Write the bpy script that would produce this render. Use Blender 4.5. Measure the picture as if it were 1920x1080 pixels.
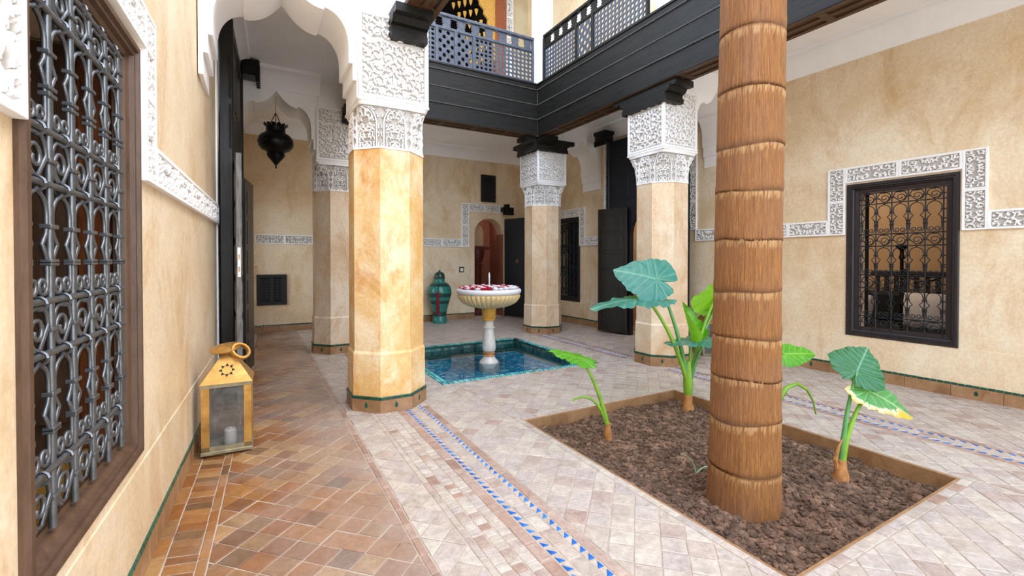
import bpy, bmesh, math, random
import numpy as np
from mathutils import Vector, Matrix
PI = math.pi
rnd = random.Random(7)
SC = bpy.context.scene
COL = SC.collection
for o in list(bpy.data.objects): bpy.data.objects.remove(o)

# ------------------------------------------------------------------ camera
cam = bpy.data.cameras.new('camera'); cam_o = bpy.data.objects.new('camera', cam); COL.objects.link(cam_o)
FPX = 853.0
cam.sensor_fit = 'HORIZONTAL'; cam.sensor_width = 36.0; cam.lens = 36.0 * FPX / 1920
cam_o.location = (0, 0, 1.2)
cam_o.rotation_euler = (math.radians(90 - 0.7), 0, math.radians(-29.47))
cam.shift_y = (487 + FPX * math.tan(math.radians(0.7)) - 540) / 1920
cam.clip_start = 0.02; cam.clip_end = 200
SC.camera = cam_o

# ------------------------------------------------------------------ light
world = bpy.data.worlds.new('world'); SC.world = world; world.use_nodes = True
nt = world.node_tree; nt.nodes.clear()
wo = nt.nodes.new('ShaderNodeOutputWorld'); bg = nt.nodes.new('ShaderNodeBackground')
sky = nt.nodes.new('ShaderNodeTexSky'); sky.sky_type = 'NISHITA'; sky.sun_disc = False
sky.sun_elevation = math.radians(52); sky.sun_rotation = math.radians(120); sky.air_density = 1.0; sky.dust_density = 2.0
mx = nt.nodes.new('ShaderNodeMix'); mx.data_type = 'RGBA'; mx.inputs[0].default_value = 0.5
mx.inputs[7].default_value = (0.93, 0.97, 1.04, 1)
gain = nt.nodes.new('ShaderNodeVectorMath'); gain.operation = 'SCALE'; gain.inputs[3].default_value = 0.18
nt.links.new(sky.outputs[0], gain.inputs[0]); nt.links.new(gain.outputs[0], mx.inputs[6])
nt.links.new(mx.outputs[2], bg.inputs[0]); bg.inputs[1].default_value = 2.6
nt.links.new(bg.outputs[0], wo.inputs[0])
SC.view_settings.view_transform = 'Standard'; SC.view_settings.look = 'None'
SC.view_settings.gamma = 1.0; SC.view_settings.use_curve_mapping = False
SC.view_settings.exposure = 1.05
SC.cycles.max_bounces = 14; SC.cycles.diffuse_bounces = 10; SC.cycles.glossy_bounces = 5
SC.cycles.transmission_bounces = 8; SC.cycles.transparent_max_bounces = 12
SC.cycles.caustics_reflective = False; SC.cycles.caustics_refractive = False
SC.cycles.sample_clamp_indirect = 8.0

# ------------------------------------------------------------------ materials
def srgb(h):
    if isinstance(h, str):
        h = [int(h[i:i + 2], 16) / 255 for i in (0, 2, 4)]
    return tuple((c / 12.92 if c <= 0.04045 else ((c + 0.055) / 1.055) ** 2.4) for c in h) + (1.0,)

class NT:
    def __init__(s, name):
        s.m = bpy.data.materials.new(name); s.m.use_nodes = True
        s.t = s.m.node_tree; s.b = s.t.nodes['Principled BSDF']
    def n(s, typ, **kw):
        nd = s.t.nodes.new(typ)
        for k, v in kw.items(): setattr(nd, k, v)
        return nd
    def l(s, a, b): s.t.links.new(a, b)
    def coord(s, space='obj', scale=(1, 1, 1)):
        if space == 'world':
            g = s.n('ShaderNodeNewGeometry'); out = g.outputs['Position']
        else:
            g = s.n('ShaderNodeTexCoord'); out = g.outputs['Object']
        if scale != (1, 1, 1):
            mp = s.n('ShaderNodeMapping'); mp.inputs['Scale'].default_value = scale
            s.l(out, mp.inputs[0]); out = mp.outputs[0]
        return out
    def noise(s, co, scale, detail=5, rough=0.6, dist=0.0):
        nz = s.n('ShaderNodeTexNoise'); nz.inputs['Scale'].default_value = scale
        nz.inputs['Detail'].default_value = detail; nz.inputs['Roughness'].default_value = rough
        nz.inputs['Distortion'].default_value = dist
        s.l(co, nz.inputs['Vector']); return nz.outputs[0]
    def ramp(s, fac, stops, interp='LINEAR'):
        r = s.n('ShaderNodeValToRGB'); r.color_ramp.interpolation = interp
        e = r.color_ramp.elements
        while len(e) < len(stops): e.new(0.5)
        for i, (p, c) in enumerate(stops):
            e[i].position = p; e[i].color = c if len(c) == 4 else tuple(c) + (1,)
        s.l(fac, r.inputs[0]); return r.outputs[0]
    def mix(s, f, a, b, typ='MIX'):
        m = s.n('ShaderNodeMix', data_type='RGBA', blend_type=typ)
        for sock, v in ((0, f), (6, a), (7, b)):
            if hasattr(v, 'is_linked'): s.l(v, m.inputs[sock])
            else: m.inputs[sock].default_value = v
        return m.outputs[2]
    def math(s, op, a, b=0.0):
        m = s.n('ShaderNodeMath', operation=op)
        for i, v in enumerate((a, b)):
            if hasattr(v, 'is_linked'): s.l(v, m.inputs[i])
            else: m.inputs[i].default_value = v
        return m.outputs[0]
    def bump(s, h, strength=0.3, dist=0.01):
        b = s.n('ShaderNodeBump'); b.inputs['Strength'].default_value = strength
        b.inputs['Distance'].default_value = dist; s.l(h, b.inputs['Height']); s.l(b.outputs[0], s.b.inputs['Normal'])
    def set(s, color=None, rough=None, metal=None, **kw):
        for key, v in (('Base Color', color), ('Roughness', rough), ('Metallic', metal)):
            if v is None: continue
            if hasattr(v, 'is_linked'): s.l(v, s.b.inputs[key])
            else: s.b.inputs[key].default_value = v
        for k, v in kw.items(): s.b.inputs[k].default_value = v
        return s.m

def plaster(name, base, light, dark, stain, sc=1.0, rough=0.5):
    s = NT(name); co = s.coord('world')
    a = s.ramp(s.noise(co, 1.1 * sc, 8, 0.68, 0.5), [(0.3, srgb(dark)), (0.48, srgb(base)), (0.68, srgb(light))])
    st = s.ramp(s.noise(s.coord('world', (1, 1, .45)), 2.1 * sc, 8, 0.72, 0.9), [(0.50, (0, 0, 0)), (0.72, (.85,) * 3)])
    c = s.mix(st, a, srgb(stain))
    pl = s.ramp(s.noise(s.coord('world', (1.3, 1.3, .7)), 1.5 * sc, 8, 0.7, 0.4), [(0.54, (0, 0, 0)), (0.68, (.6,) * 3)])
    c = s.mix(pl, c, srgb(light))
    f = s.noise(co, 42, 5, 0.75)
    c = s.mix(0.6, c, s.ramp(f, [(0.28, (.74, .72, .70)), (0.72, (1.16, 1.16, 1.16))]), 'MULTIPLY')
    s.bump(f, 0.35, 0.004)
    return s.set(c, rough)

M = {}
M['tan'] = plaster('tan_plaster', 'dfcaa8', 'e9dcc2', 'd0b58c', 'c59c68')
M['ochre'] = plaster('ochre_tadelakt', 'e6c184', 'f4e4c2', 'd9a458', 'c98436', 1.9, 0.4)
M['buff'] = plaster('buff_tadelakt', 'dcc3a2', 'e8dac2', 'cba983', 'be8f5e', 1.5, 0.45)
M['cream'] = plaster('cream_plaster', 'c2b596', 'cdc3a8', 'b0a27e', 'ad9c74')
M['plinth'] = plaster('plinth_terracotta', '97734f', 'ab8865', '7a5b40', '845734', 4, 0.45)
M['terracotta'] = plaster('terracotta_plaster', '965f4c', 'a06a56', '845040', '7a463a')
def simple(name, col, rough=0.5, metal=0.0, var=0.12, sc=12, bump=0.0, **kw):
    s = NT(name); co = s.coord('obj')
    c0 = srgb(col); f = s.noise(co, sc, 5, 0.65)
    lo = tuple(x * (1 - var) for x in c0[:3]) + (1,); hi = tuple(min(1, x * (1 + var)) for x in c0[:3]) + (1,)
    if bump: s.bump(f, bump, 0.01)
    return s.set(s.ramp(f, [(0.3, lo), (0.7, hi)]), rough, metal, **kw)
M['white'] = simple('white_stucco', 'ecebea', 0.75, 0, 0.04, 3)
M['whitewash'] = simple('white_limewash', 'f2f2f2', 0.8, 0, 0.05, 1.5)
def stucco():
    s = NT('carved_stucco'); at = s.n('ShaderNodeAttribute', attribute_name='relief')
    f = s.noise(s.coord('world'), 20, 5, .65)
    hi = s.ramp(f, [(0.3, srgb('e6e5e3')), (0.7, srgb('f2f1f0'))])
    return s.set(s.mix(s.ramp(at.outputs['Fac'], [(.2, (0, 0, 0)), (.7, (1, 1, 1))]), srgb('b4b0a9'), hi), .75)  # grey by relief depth: shade of the carved recesses put into the colour
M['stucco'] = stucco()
def wood(name, c0, c1, rough=0.42, axis=(1, 1, 1), sc=7, spec=0.35):
    s = NT(name); co = s.coord('obj', axis)
    f = s.noise(co, sc, 7, 0.7, 0.4)
    s.bump(f, 0.25, 0.006)
    return s.set(s.ramp(f, [(0.3, srgb(c0)), (0.7, srgb(c1))]), rough, 0, **{'Specular IOR Level': spec})
M['black_y'] = wood('dark_wood_along', '0e0e0e', '2a2823', 0.4, (8, .6, 8), 7, .22)
M['black_x'] = wood('dark_wood_across', '0e0e0e', '2a2823', 0.4, (.6, 8, 8), 7, .22)
M['black_z'] = wood('dark_wood_upright', '15130f', '2a2622', 0.38, (8, 8, .6))
M['rope'] = wood('rope_moulding_wood', '3c3a37', '5a5854', .35)  # paler than the planks: highlights on the beads put into the colour
M['navy'] = wood('blue_black_wood', '10141b', '20262f', 0.4, (8, 8, .6))
M['vent_black'] = simple('matt_black_wood', '0d0e10', 0.6)
M['grey_rail'] = wood('grey_painted_wood', '3d434d', '59606c', 0.4, (2, 2, 2))
M['worn'] = wood('worn_wood', '2a2826', '8d8983', 0.5, (14, 14, 1.2), 6)
M['brown_frame'] = wood('brown_frame_wood', '42301f', '604838', 0.45, (4, 4, 1))
M['dark_frame'] = wood('dark_frame_wood', '1f1a1b', '322a2b', 0.4, (4, 4, 1))
M['soffit'] = wood('soffit_wood', '3a2717', '5f442c', 0.5, (6, 1, 6))
M['red_wood'] = wood('red_carved_wood', '3f1c14', '6b3022', 0.45, (4, 4, 1))
M['lining_or_shade_sheet'] = wood('shutter_wood', '3a1d0e', '8a4a20', 0.4, (5, 5, .7))
M['iron'] = simple('wrought_iron', '696d70', 0.36, 0.75, 0.25, 30, 0.15)
M['iron_dark'] = simple('black_iron', '22262c', 0.4, 0.5, 0.2, 30)
M['lamp_black'] = simple('blackened_metal', '141211', 0.38, 0.6, 0.3, 8)
M['steel'] = simple('lock_steel', 'cfcac0', 0.3, 0.8, 0.1, 8)
def brass():
    s = NT('worn_brass'); co = s.coord('obj')
    f = s.noise(co, 7, 6, 0.7, 0.5)
    c = s.ramp(f, [(0.25, srgb('6f5a3e')), (0.42, srgb('b08444')), (0.65, srgb('cfa35a')), (0.85, srgb('dcc088'))])
    s.bump(s.noise(co, 14, 3, 0.5), 0.3, 0.006)
    return s.set(c, 0.36, 0.75)
M['brass'] = brass()
M['brass_dull'] = simple('tarnished_brass', '8d8468', 0.55, 0.5, 0.3, 14, 0.3)
M['candle'] = simple('candle_wax', 'fbfaf6', 0.5, 0, 0.04, 8)
def glass(name, col, alpha, rough=0.1):
    s = NT(name); co = s.coord('obj'); f = s.noise(co, 9, 6, 0.7, 0.4)
    s.set(s.ramp(f, [(0.35, srgb(col)), (0.85, srgb('9a9b94'))]), rough)
    a = s.ramp(f, [(0.35, (alpha,) * 3), (0.85, (min(1, alpha + .3),) * 3)])
    s.l(a, s.b.inputs['Alpha']); return s.m
M['dusty_glass'] = glass('dusty_glass', '4c504f', 0.2)
def glaze(name, stops, rough=0.18, sc=25):
    s = NT(name); oi = s.n('ShaderNodeObjectInfo'); g = s.n('ShaderNodeNewGeometry')
    r = s.math('FRACT', s.math('ADD', oi.outputs['Random'], g.outputs['Random Per Island']))
    c = s.ramp(r, stops)
    f = s.noise(s.coord('world'), sc, 4, 0.6)
    c = s.mix(0.5, c, s.ramp(f, [(0.3, (.75, .75, .75)), (0.7, (1.2, 1.2, 1.2))]), 'MULTIPLY')
    return s.set(c, rough)
M['green_tile'] = glaze('green_glazed_tile', [(0, srgb('0b3a2c')), (.5, srgb('12543f')), (1, srgb('0e4a40'))])
M['blue_tile'] = glaze('blue_glazed_tile', [(0, srgb('1c4f9e')), (.5, srgb('2468c0')), (1, srgb('3a80d0'))])
M['teal_tile'] = glaze('teal_glazed_tile', [(0, srgb('2a8a90')), (.5, srgb('54bcba')), (.8, srgb('86d2ca')), (1, srgb('3c86a6'))])
M['pool_tile'] = glaze('pool_glazed_tile', [(0, srgb('1478ac')), (.3, srgb('1ea2d0')), (.6, srgb('4cc6da')), (.8, srgb('3f8ad0')), (1, srgb('d4eef0'))], 0.2)
M['pool_wall'] = glaze('pool_wall_tile', [(0, srgb('1c4f4c')), (.5, srgb('47867c')), (1, srgb('7aa8a0'))], 0.3)
M['grout'] = simple('floor_mortar', 'b5a796', 0.8, 0, 0.15, 6)
def tiles(name, stops, pale, rough):
    s = NT(name); oi = s.n('ShaderNodeObjectInfo'); g = s.n('ShaderNodeNewGeometry')
    r = s.math('FRACT', s.math('ADD', s.math('MULTIPLY', oi.outputs['Random'], 7.31), g.outputs['Random Per Island']))
    c = s.ramp(r, stops)
    co = s.coord('world')
    f = s.noise(co, 34, 8, 0.78, 0.4)
    c = s.mix(0.75, c, s.ramp(f, [(0.3, (.64, .60, .57)), (0.66, (1.16, 1.16, 1.16))]), 'MULTIPLY')
    f2 = s.noise(co, 13, 6, 0.7, 0.8)
    c = s.mix(0.7, c, s.ramp(f2, [(0.32, (.66, .62, .60)), (0.55, (1.02, 1.02, 1.02)), (0.75, (1.18, 1.16, 1.12))]), 'MULTIPLY')
    # pale grey patches mixed in, stronger with rising x
    px = s.n('ShaderNodeSeparateXYZ'); s.l(co, px.inputs[0])
    w = s.ramp(s.math('ADD', s.math('MULTIPLY', px.outputs[0], 0.5), s.math('MULTIPLY', s.noise(co, 1.6, 5, 0.6), 0.9)),
               pale)
    c = s.mix(w, c, s.ramp(f, [(0.3, srgb('978a80')), (0.7, srgb('b3a9a2'))]))
    s.bump(f, 0.35, 0.004)
    return s.set(c, rough)
TC = [(0, srgb('6c4424')), (.2, srgb('8e5a2c')), (.4, srgb('9c6e3e')), (.55, srgb('7c5234')), (.8, srgb('a98353')), (1, srgb('5e402a'))]
M['tile_gal'] = tiles('gallery_terracotta', TC, [(0.35, (0, 0, 0)), (0.85, (.75,) * 3)], 0.36)
TP = [(0, srgb('b4a99d')), (.2, srgb('c2b7aa')), (.4, srgb('b4aaa4')), (.6, srgb('c6beb1')), (.8, srgb('baafa8')), (.95, srgb('ac978b')), (1, srgb('bdb2a6'))]
M['tile_open'] = tiles('pale_terracotta', TP, [(1.0, (0, 0, 0)), (1.6, (.35,) * 3)], 0.4)
TR = [(0, srgb('9c8070')), (.4, srgb('ab9080')), (.7, srgb('b5a093')), (1, srgb('937566'))]
M['tile_red'] = tiles('red_brick_tile', TR, [(1.2, (0, 0, 0)), (2.2, (.5,) * 3)], 0.45)
def soil():
    s = NT('garden_soil'); co = s.coord('world'); g = s.n('ShaderNodeNewGeometry')
    f = s.noise(co, 9, 8, 0.75)
    c = s.ramp(f, [(0.28, srgb('46342a')), (0.5, srgb('6c5443')), (0.75, srgb('957c68'))])
    c = s.mix(0.6, c, s.ramp(g.outputs['Random Per Island'], [(0, (.5, .47, .45)), (.7, (1.1, 1.1, 1.1)), (1, (2.0, 1.9, 1.8))]), 'MULTIPLY')
    s.bump(s.noise(co, 90, 6, 0.8), 0.7, 0.01)
    return s.set(c, 0.95)
M['soil'] = soil()
def palm_mat():
    s = NT('palm_bark'); co = s.coord('obj', (60, 60, 2.4))
    f = s.noise(co, 3.2, 7, 0.72)
    c = s.ramp(f, [(0.25, srgb('6e4626')), (0.5, srgb('a87038')), (0.75, srgb('cc9654'))])
    b = s.noise(s.coord('obj'), 3.5, 5, 0.6, 0.6)
    c = s.mix(s.ramp(b, [(0.45, (0, 0, 0)), (0.7, (.6,) * 3)]), c, srgb('9c6f52'))
    at = s.n('ShaderNodeAttribute', attribute_name='ring')
    c = s.mix(at.outputs['Fac'], c, srgb('5b3d24'))
    ap = s.n('ShaderNodeAttribute', attribute_name='fringe')
    c = s.mix(ap.outputs['Fac'], c, srgb('d8b07a'))
    g = s.noise(s.coord('obj', (150, 150, 9)), 3.0, 5, 0.7)
    c = s.mix(0.7, c, s.ramp(g, [(0.32, (.64, .58, .52)), (0.6, (1.2, 1.18, 1.12))]), 'MULTIPLY')
    s.bump(s.math('ADD', f, g), 0.9, 0.012)
    return s.set(c, 0.6)
M['palm'] = palm_mat()
def leaf_mat(name, c_hi, c_lo, vein, back, burn=None):
    s = NT(name); at = s.n('ShaderNodeAttribute', attribute_name='vein')
    f = s.noise(s.coord('obj'), 14, 4, 0.6)
    c = s.ramp(f, [(0.3, srgb(c_lo)), (0.7, srgb(c_hi))])
    c = s.mix(at.outputs['Fac'], c, srgb(vein))
    if burn:
        ab = s.n('ShaderNodeAttribute', attribute_name='burn')
        bz = s.math('ADD', ab.outputs['Fac'], s.math('MULTIPLY', s.math('SUBTRACT', s.noise(s.coord('obj'), 16, 5, 0.7, 1.0), 0.5), 1.1))
        c = s.mix(s.ramp(bz, [(0.5, (0, 0, 0)), (0.6, (1, 1, 1))]), c, s.ramp(bz, [(0.6, srgb('e6dcc0')), (0.95, srgb('e0b63c'))]))
    g = s.n('ShaderNodeNewGeometry')
    c = s.mix(g.outputs['Backfacing'], c, srgb(back))
    s.set(c, 0.34)
    tr = s.n('ShaderNodeBsdfTranslucent'); tr.inputs[0].default_value = srgb('8ed01c')
    ms = s.n('ShaderNodeMixShader'); ms.inputs[0].default_value = 0.3
    out = s.t.nodes['Material Output']
    s.l(s.b.outputs[0], ms.inputs[1]); s.l(tr.outputs[0], ms.inputs[2]); s.l(ms.outputs[0], out.inputs[0])
    return s.m
M['leaf_teal'] = leaf_mat('glaucous_leaf', '3f8c82', '2b766e', '86b89c', '7cb82c')
M['leaf_green'] = leaf_mat('green_leaf', '5fae28', '3f8f1c', 'a5d65a', '86c22e')
M['leaf_dark'] = leaf_mat('dark_green_leaf', '226e4c', '175a3a', '78b492', '5f9c34')
M['leaf_burn'] = leaf_mat('scorched_leaf', '5aa05c', '3f8a4c', 'a8d09a', '9db84a', True)
M['stalk'] = simple('leaf_stalk', '7fae34', 0.4, 0, 0.2, 9)
M['stalk_teal'] = simple('leaf_stalk_bloom', '5c9a5a', 0.4, 0, 0.2, 9)
M['stub'] = simple('stem_stub', 'b07a44', 0.75, 0, 0.35, 25, 0.5)
M['sprout'] = simple('pale_sprout', '9fc0a4', 0.5, 0, 0.1, 9)
M['marble'] = simple('white_marble', 'd8d4cc', 0.25, 0, 0.16, 14)
M['marble_rim'] = simple('pale_marble', 'e2e4ea', 0.3, 0, 0.06, 10)
M['onyx'] = simple('honey_marble', 'd9c08c', 0.3, 0, 0.12, 9)
M['gold'] = simple('honey_onyx', 'cf9a3c', 0.22, 0, 0.25, 9)
M['rust'] = simple('rust_stained_marble', 'b8864e', 0.35, 0, 0.5, 22)
M['red_petal'] = simple('red_petals', 'c0142f', 0.6, 0, 0.2, 40)
M['white_petal'] = simple('white_petals', 'f0f0f2', 0.6, 0, 0.05, 40)
M['tassel'] = simple('red_tassel', '7c0f22', 0.7, 0, 0.2, 60)
def vase_mat():
    s = NT('green_glazed_pottery'); co = s.coord('obj')
    f = s.noise(co, 12, 6, 0.7)
    c = s.ramp(f, [(0.3, srgb('0f4f48')), (0.7, srgb('2b8a7d'))])
    sp = s.n('ShaderNodeSeparateXYZ'); s.l(co, sp.inputs[0])
    w = s.n('ShaderNodeTexWave', wave_type='BANDS', bands_direction='Z'); w.inputs['Scale'].default_value = 14; w.inputs['Distortion'].default_value = 1
    s.l(co, w.inputs[0])
    c = s.mix(s.ramp(w.outputs[0], [(0.75, (0, 0, 0)), (0.9, (.5,) * 3)]), c, srgb('58b0a6'))
    return s.set(c, 0.14)
M['vase'] = vase_mat()
M['vase_dark'] = simple('black_glazed_band', '24423c', 0.2, 0, 0.3, 30)
M['plastic'] = simple('switch_plastic', 'e6e2d8', 0.4)
M['black'] = simple('black_cloth', '121214', 0.8)
M['linen'] = simple('white_linen', 'd9d9da', 0.9, 0, 0.06, 6)
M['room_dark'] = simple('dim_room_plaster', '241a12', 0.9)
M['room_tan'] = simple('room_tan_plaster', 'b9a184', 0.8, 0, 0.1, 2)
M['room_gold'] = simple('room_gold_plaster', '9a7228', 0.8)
M['carved_gold'] = simple('carved_gilt_wood', 'c89a48', 0.5, 0.1, 0.3, 40, 0.4)
M['carved_red'] = simple('carved_red_wood', '8c4a28', 0.5, 0, 0.3, 40, 0.4)
def water():
    s = NT('pool_water')
    s.set((0.75, 0.92, 0.95, 1), 0.03, 0, **{'IOR': 1.33, 'Transmission Weight': 1.0})
    s.bump(s.noise(s.coord('world'), 7, 3, 0.5), 0.08, 0.02)
    out = s.t.nodes['Material Output']
    fr = s.n('ShaderNodeFresnel'); fr.inputs[0].default_value = 1.33
    gl = s.n('ShaderNodeBsdfGlossy'); gl.inputs['Roughness'].default_value = 0.03
    tp = s.n('ShaderNodeBsdfTransparent'); tp.inputs[0].default_value = (0.86, 0.95, 0.97, 1)
    ms = s.n('ShaderNodeMixShader'); s.l(fr.outputs[0], ms.inputs[0]); s.l(tp.outputs[0], ms.inputs[1]); s.l(gl.outputs[0], ms.inputs[2])
    s.l(ms.outputs[0], out.inputs[0]); return s.m
M['water'] = water()

# ------------------------------------------------------------------ mesh helpers
class MB:
    def __init__(s): s.v = []; s.f = []
    def add(s, vs, fs):
        k = len(s.v); s.v += [tuple(p) for p in vs]; s.f += [tuple(i + k for i in f) for f in fs]; return s
    def box(s, a, b, bev=0.0):
        (x0, y0, z0), (x1, y1, z1) = a, b
        if bev <= 0:
            s.add([(x0, y0, z0), (x1, y0, z0), (x1, y1, z0), (x0, y1, z0), (x0, y0, z1), (x1, y0, z1), (x1, y1, z1), (x0, y1, z1)],
                  [(0, 3, 2, 1), (4, 5, 6, 7), (0, 1, 5, 4), (1, 2, 6, 5), (2, 3, 7, 6), (3, 0, 4, 7)])
        else:
            bm = bmesh.new(); bmesh.ops.create_cube(bm, size=1)
            for v in bm.verts:
                v.co = ((x0 + x1) / 2 + v.co.x * (x1 - x0), (y0 + y1) / 2 + v.co.y * (y1 - y0), (z0 + z1) / 2 + v.co.z * (z1 - z0))
            bmesh.ops.bevel(bm, geom=list(bm.edges), offset=bev, segments=1, affect='EDGES')
            bm.verts.index_update()
            s.add([v.co[:] for v in bm.verts], [[v.index for v in f.verts] for f in bm.faces]); bm.free()
        return s
    def lathe(s, prof, seg=32, c=(0, 0, 0), rot=0.0, flute=None):
        k = len(s.v); n = len(prof)
        for i, (r, z) in enumerate(prof):
            for j in range(seg):
                a = 2 * PI * j / seg + rot
                rr = r * (flute(a, z) if flute else 1)
                s.v.append((c[0] + rr * math.cos(a), c[1] + rr * math.sin(a), c[2] + z))
        for i in range(n - 1):
            for j in range(seg):
                j2 = (j + 1) % seg
                s.f.append((k + i * seg + j, k + i * seg + j2, k + (i + 1) * seg + j2, k + (i + 1) * seg + j))
        if prof[0][0] > 1e-6: s.f.append(tuple(k + j for j in reversed(range(seg))))
        if prof[-1][0] > 1e-6: s.f.append(tuple(k + (n - 1) * seg + j for j in range(seg)))
        return s
    def tube(s, pts, r, sides=6, cap=True):
        pts = [Vector(p) for p in pts]; n = len(pts); k = len(s.v)
        rs = r if isinstance(r, (list, tuple)) else [r] * n
        t0 = (pts[1] - pts[0]).normalized()
        nrm = t0.orthogonal().normalized()
        for i, p in enumerate(pts):
            t = ((pts[min(i + 1, n - 1)] - pts[max(i - 1, 0)])).normalized()
            nrm = (nrm - t * nrm.dot(t)); nrm = nrm.normalized() if nrm.length > 1e-8 else t.orthogonal().normalized()
            bi = t.cross(nrm)
            for j in range(sides):
                a = 2 * PI * j / sides
                s.v.append(tuple(p + (nrm * math.cos(a) + bi * math.sin(a)) * rs[i]))
        for i in range(n - 1):
            for j in range(sides):
                j2 = (j + 1) % sides
                s.f.append((k + i * sides + j, k + i * sides + j2, k + (i + 1) * sides + j2, k + (i + 1) * sides + j))
        if cap:
            s.f.append(tuple(k + j for j in reversed(range(sides)))); s.f.append(tuple(k + (n - 1) * sides + j for j in range(sides)))
        return s
    def prism(s, poly, axis, a, b):
        """poly: 2D outline; axis 'x': (y,z), 'y': (x,z), 'z': (x,y); extruded from a to b"""
        def P(u, w, d): return {'x': (d, u, w), 'y': (u, d, w), 'z': (u, w, d)}[axis]
        n = len(poly)
        ar = sum(poly[i][0] * poly[(i + 1) % n][1] - poly[(i + 1) % n][0] * poly[i][1] for i in range(n))
        if (ar < 0) != (axis == 'y'): poly = poly[::-1]
        if a > b: a, b = b, a
        s.add([P(u, w, a) for u, w in poly] + [P(u, w, b) for u, w in poly],
              [tuple(reversed(range(n))), tuple(range(n, 2 * n))] + [(i, (i + 1) % n, n + (i + 1) % n, n + i) for i in range(n)])
        return s
    def mesh(s, name, smooth=None):
        me = bpy.data.meshes.new(name); me.from_pydata(s.v, [], s.f); me.update()
        if smooth is not None:
            me.polygons.foreach_set('use_smooth', [True] * len(me.polygons))
            if smooth < 179: me.set_sharp_from_angle(angle=math.radians(smooth))
        return me

def link(name, me, mat=None, parent=None, loc=None, rotz=0.0):
    if mat is not None and not me.materials: me.materials.append(M[mat] if isinstance(mat, str) else mat)
    o = bpy.data.objects.new(name, me); COL.objects.link(o)
    if parent is not None: o.parent = parent
    if loc is not None: o.location = loc
    if rotz: o.rotation_euler = (0, 0, rotz)
    return o
def obj(name, mb, mat, parent=None, loc=None, rotz=0.0, smooth=None):
    return link(name, mb.mesh(name, smooth), mat, parent, loc, rotz)
def tag(o, label, cat, group=None, kind=None):
    o['label'] = label; o['category'] = cat
    if group: o['group'] = group
    if kind: o['kind'] = kind
    return o
def thing(name, label, cat, loc=(0, 0, 0), rotz=0.0, group=None):
    o = bpy.data.objects.new(name, None); o.empty_display_size = 0.05; COL.objects.link(o)
    o.location = loc; o.rotation_euler = (0, 0, rotz); return tag(o, label, cat, group)
def empty(name, parent=None, loc=(0, 0, 0), rotz=0.0):
    o = bpy.data.objects.new(name, None); o.empty_display_size = 0.05; COL.objects.link(o)
    o.location = loc; o.rotation_euler = (0, 0, rotz); o.parent = parent; return o
def struct(o, label=None, cat=None):
    o['kind'] = 'structure'
    if label: o['label'] = label
    if cat: o['category'] = cat
    return o
def dup_tree(o, parent=None):
    c = o.copy(); COL.objects.link(c)
    if parent is not None: c.parent = parent
    for ch in list(o.children): dup_tree(ch, c)
    return c

LFRAME = ((-0.466, 0, 0), -math.atan(0.0385))     # left wall: local y runs along the wall, room on +x
RFRAME = ((5.383, 0, 0), math.atan(0.02))         # right wall: room on -x
BFRAME = ((0, 8.52, 0), 0.0)                      # back wall: room on -y

def grid_wall(u0, u1, z0, z1, holes, thick, axis, sgn):
    """wall sheet with rectangular holes and reveals. axis 'x': the wall lies in local x=0 and runs along y; room on side sgn"""
    us = sorted({u0, u1, *[h[0] for h in holes], *[h[1] for h in holes]}); zs = sorted({z0, z1, *[h[2] for h in holes], *[h[3] for h in holes]})
    us = [u for u in us if u0 <= u <= u1]; zs = [z for z in zs if z0 <= z <= z1]
    def hole(i, j):
        if i < 0 or j < 0 or i >= len(us) - 1 or j >= len(zs) - 1: return True
        cu, cz = (us[i] + us[i + 1]) / 2, (zs[j] + zs[j + 1]) / 2
        return any(h[0] < cu < h[1] and h[2] < cz < h[3] for h in holes)
    mb = MB(); idx = {}
    def V(i, j, d):
        k = (i, j, d)
        if k not in idx:
            idx[k] = len(mb.v); off = -sgn * thick * d
            mb.v.append((off, us[i], zs[j]) if axis == 'x' else (us[i], off, zs[j]))
        return idx[k]
    for i in range(len(us) - 1):
        for j in range(len(zs) - 1):
            if hole(i, j): continue
            mb.f.append((V(i, j, 0), V(i + 1, j, 0), V(i + 1, j + 1, 0), V(i, j + 1, 0)))
            mb.f.append((V(i, j, 1), V(i, j + 1, 1), V(i + 1, j + 1, 1), V(i + 1, j, 1)))
            for di, dj, a, b in ((-1, 0, (i, j), (i, j + 1)), (1, 0, (i + 1, j), (i + 1, j + 1)), (0, -1, (i, j), (i + 1, j)), (0, 1, (i, j + 1), (i + 1, j + 1))):
                if hole(i + di, j + dj): mb.f.append((V(*a, 0), V(*b, 0), V(*b, 1), V(*a, 1)))
    me = mb.mesh('wall'); bm = bmesh.new(); bm.from_mesh(me); bmesh.ops.recalc_face_normals(bm, faces=bm.faces); bm.to_mesh(me); bm.free()
    return me

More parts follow.
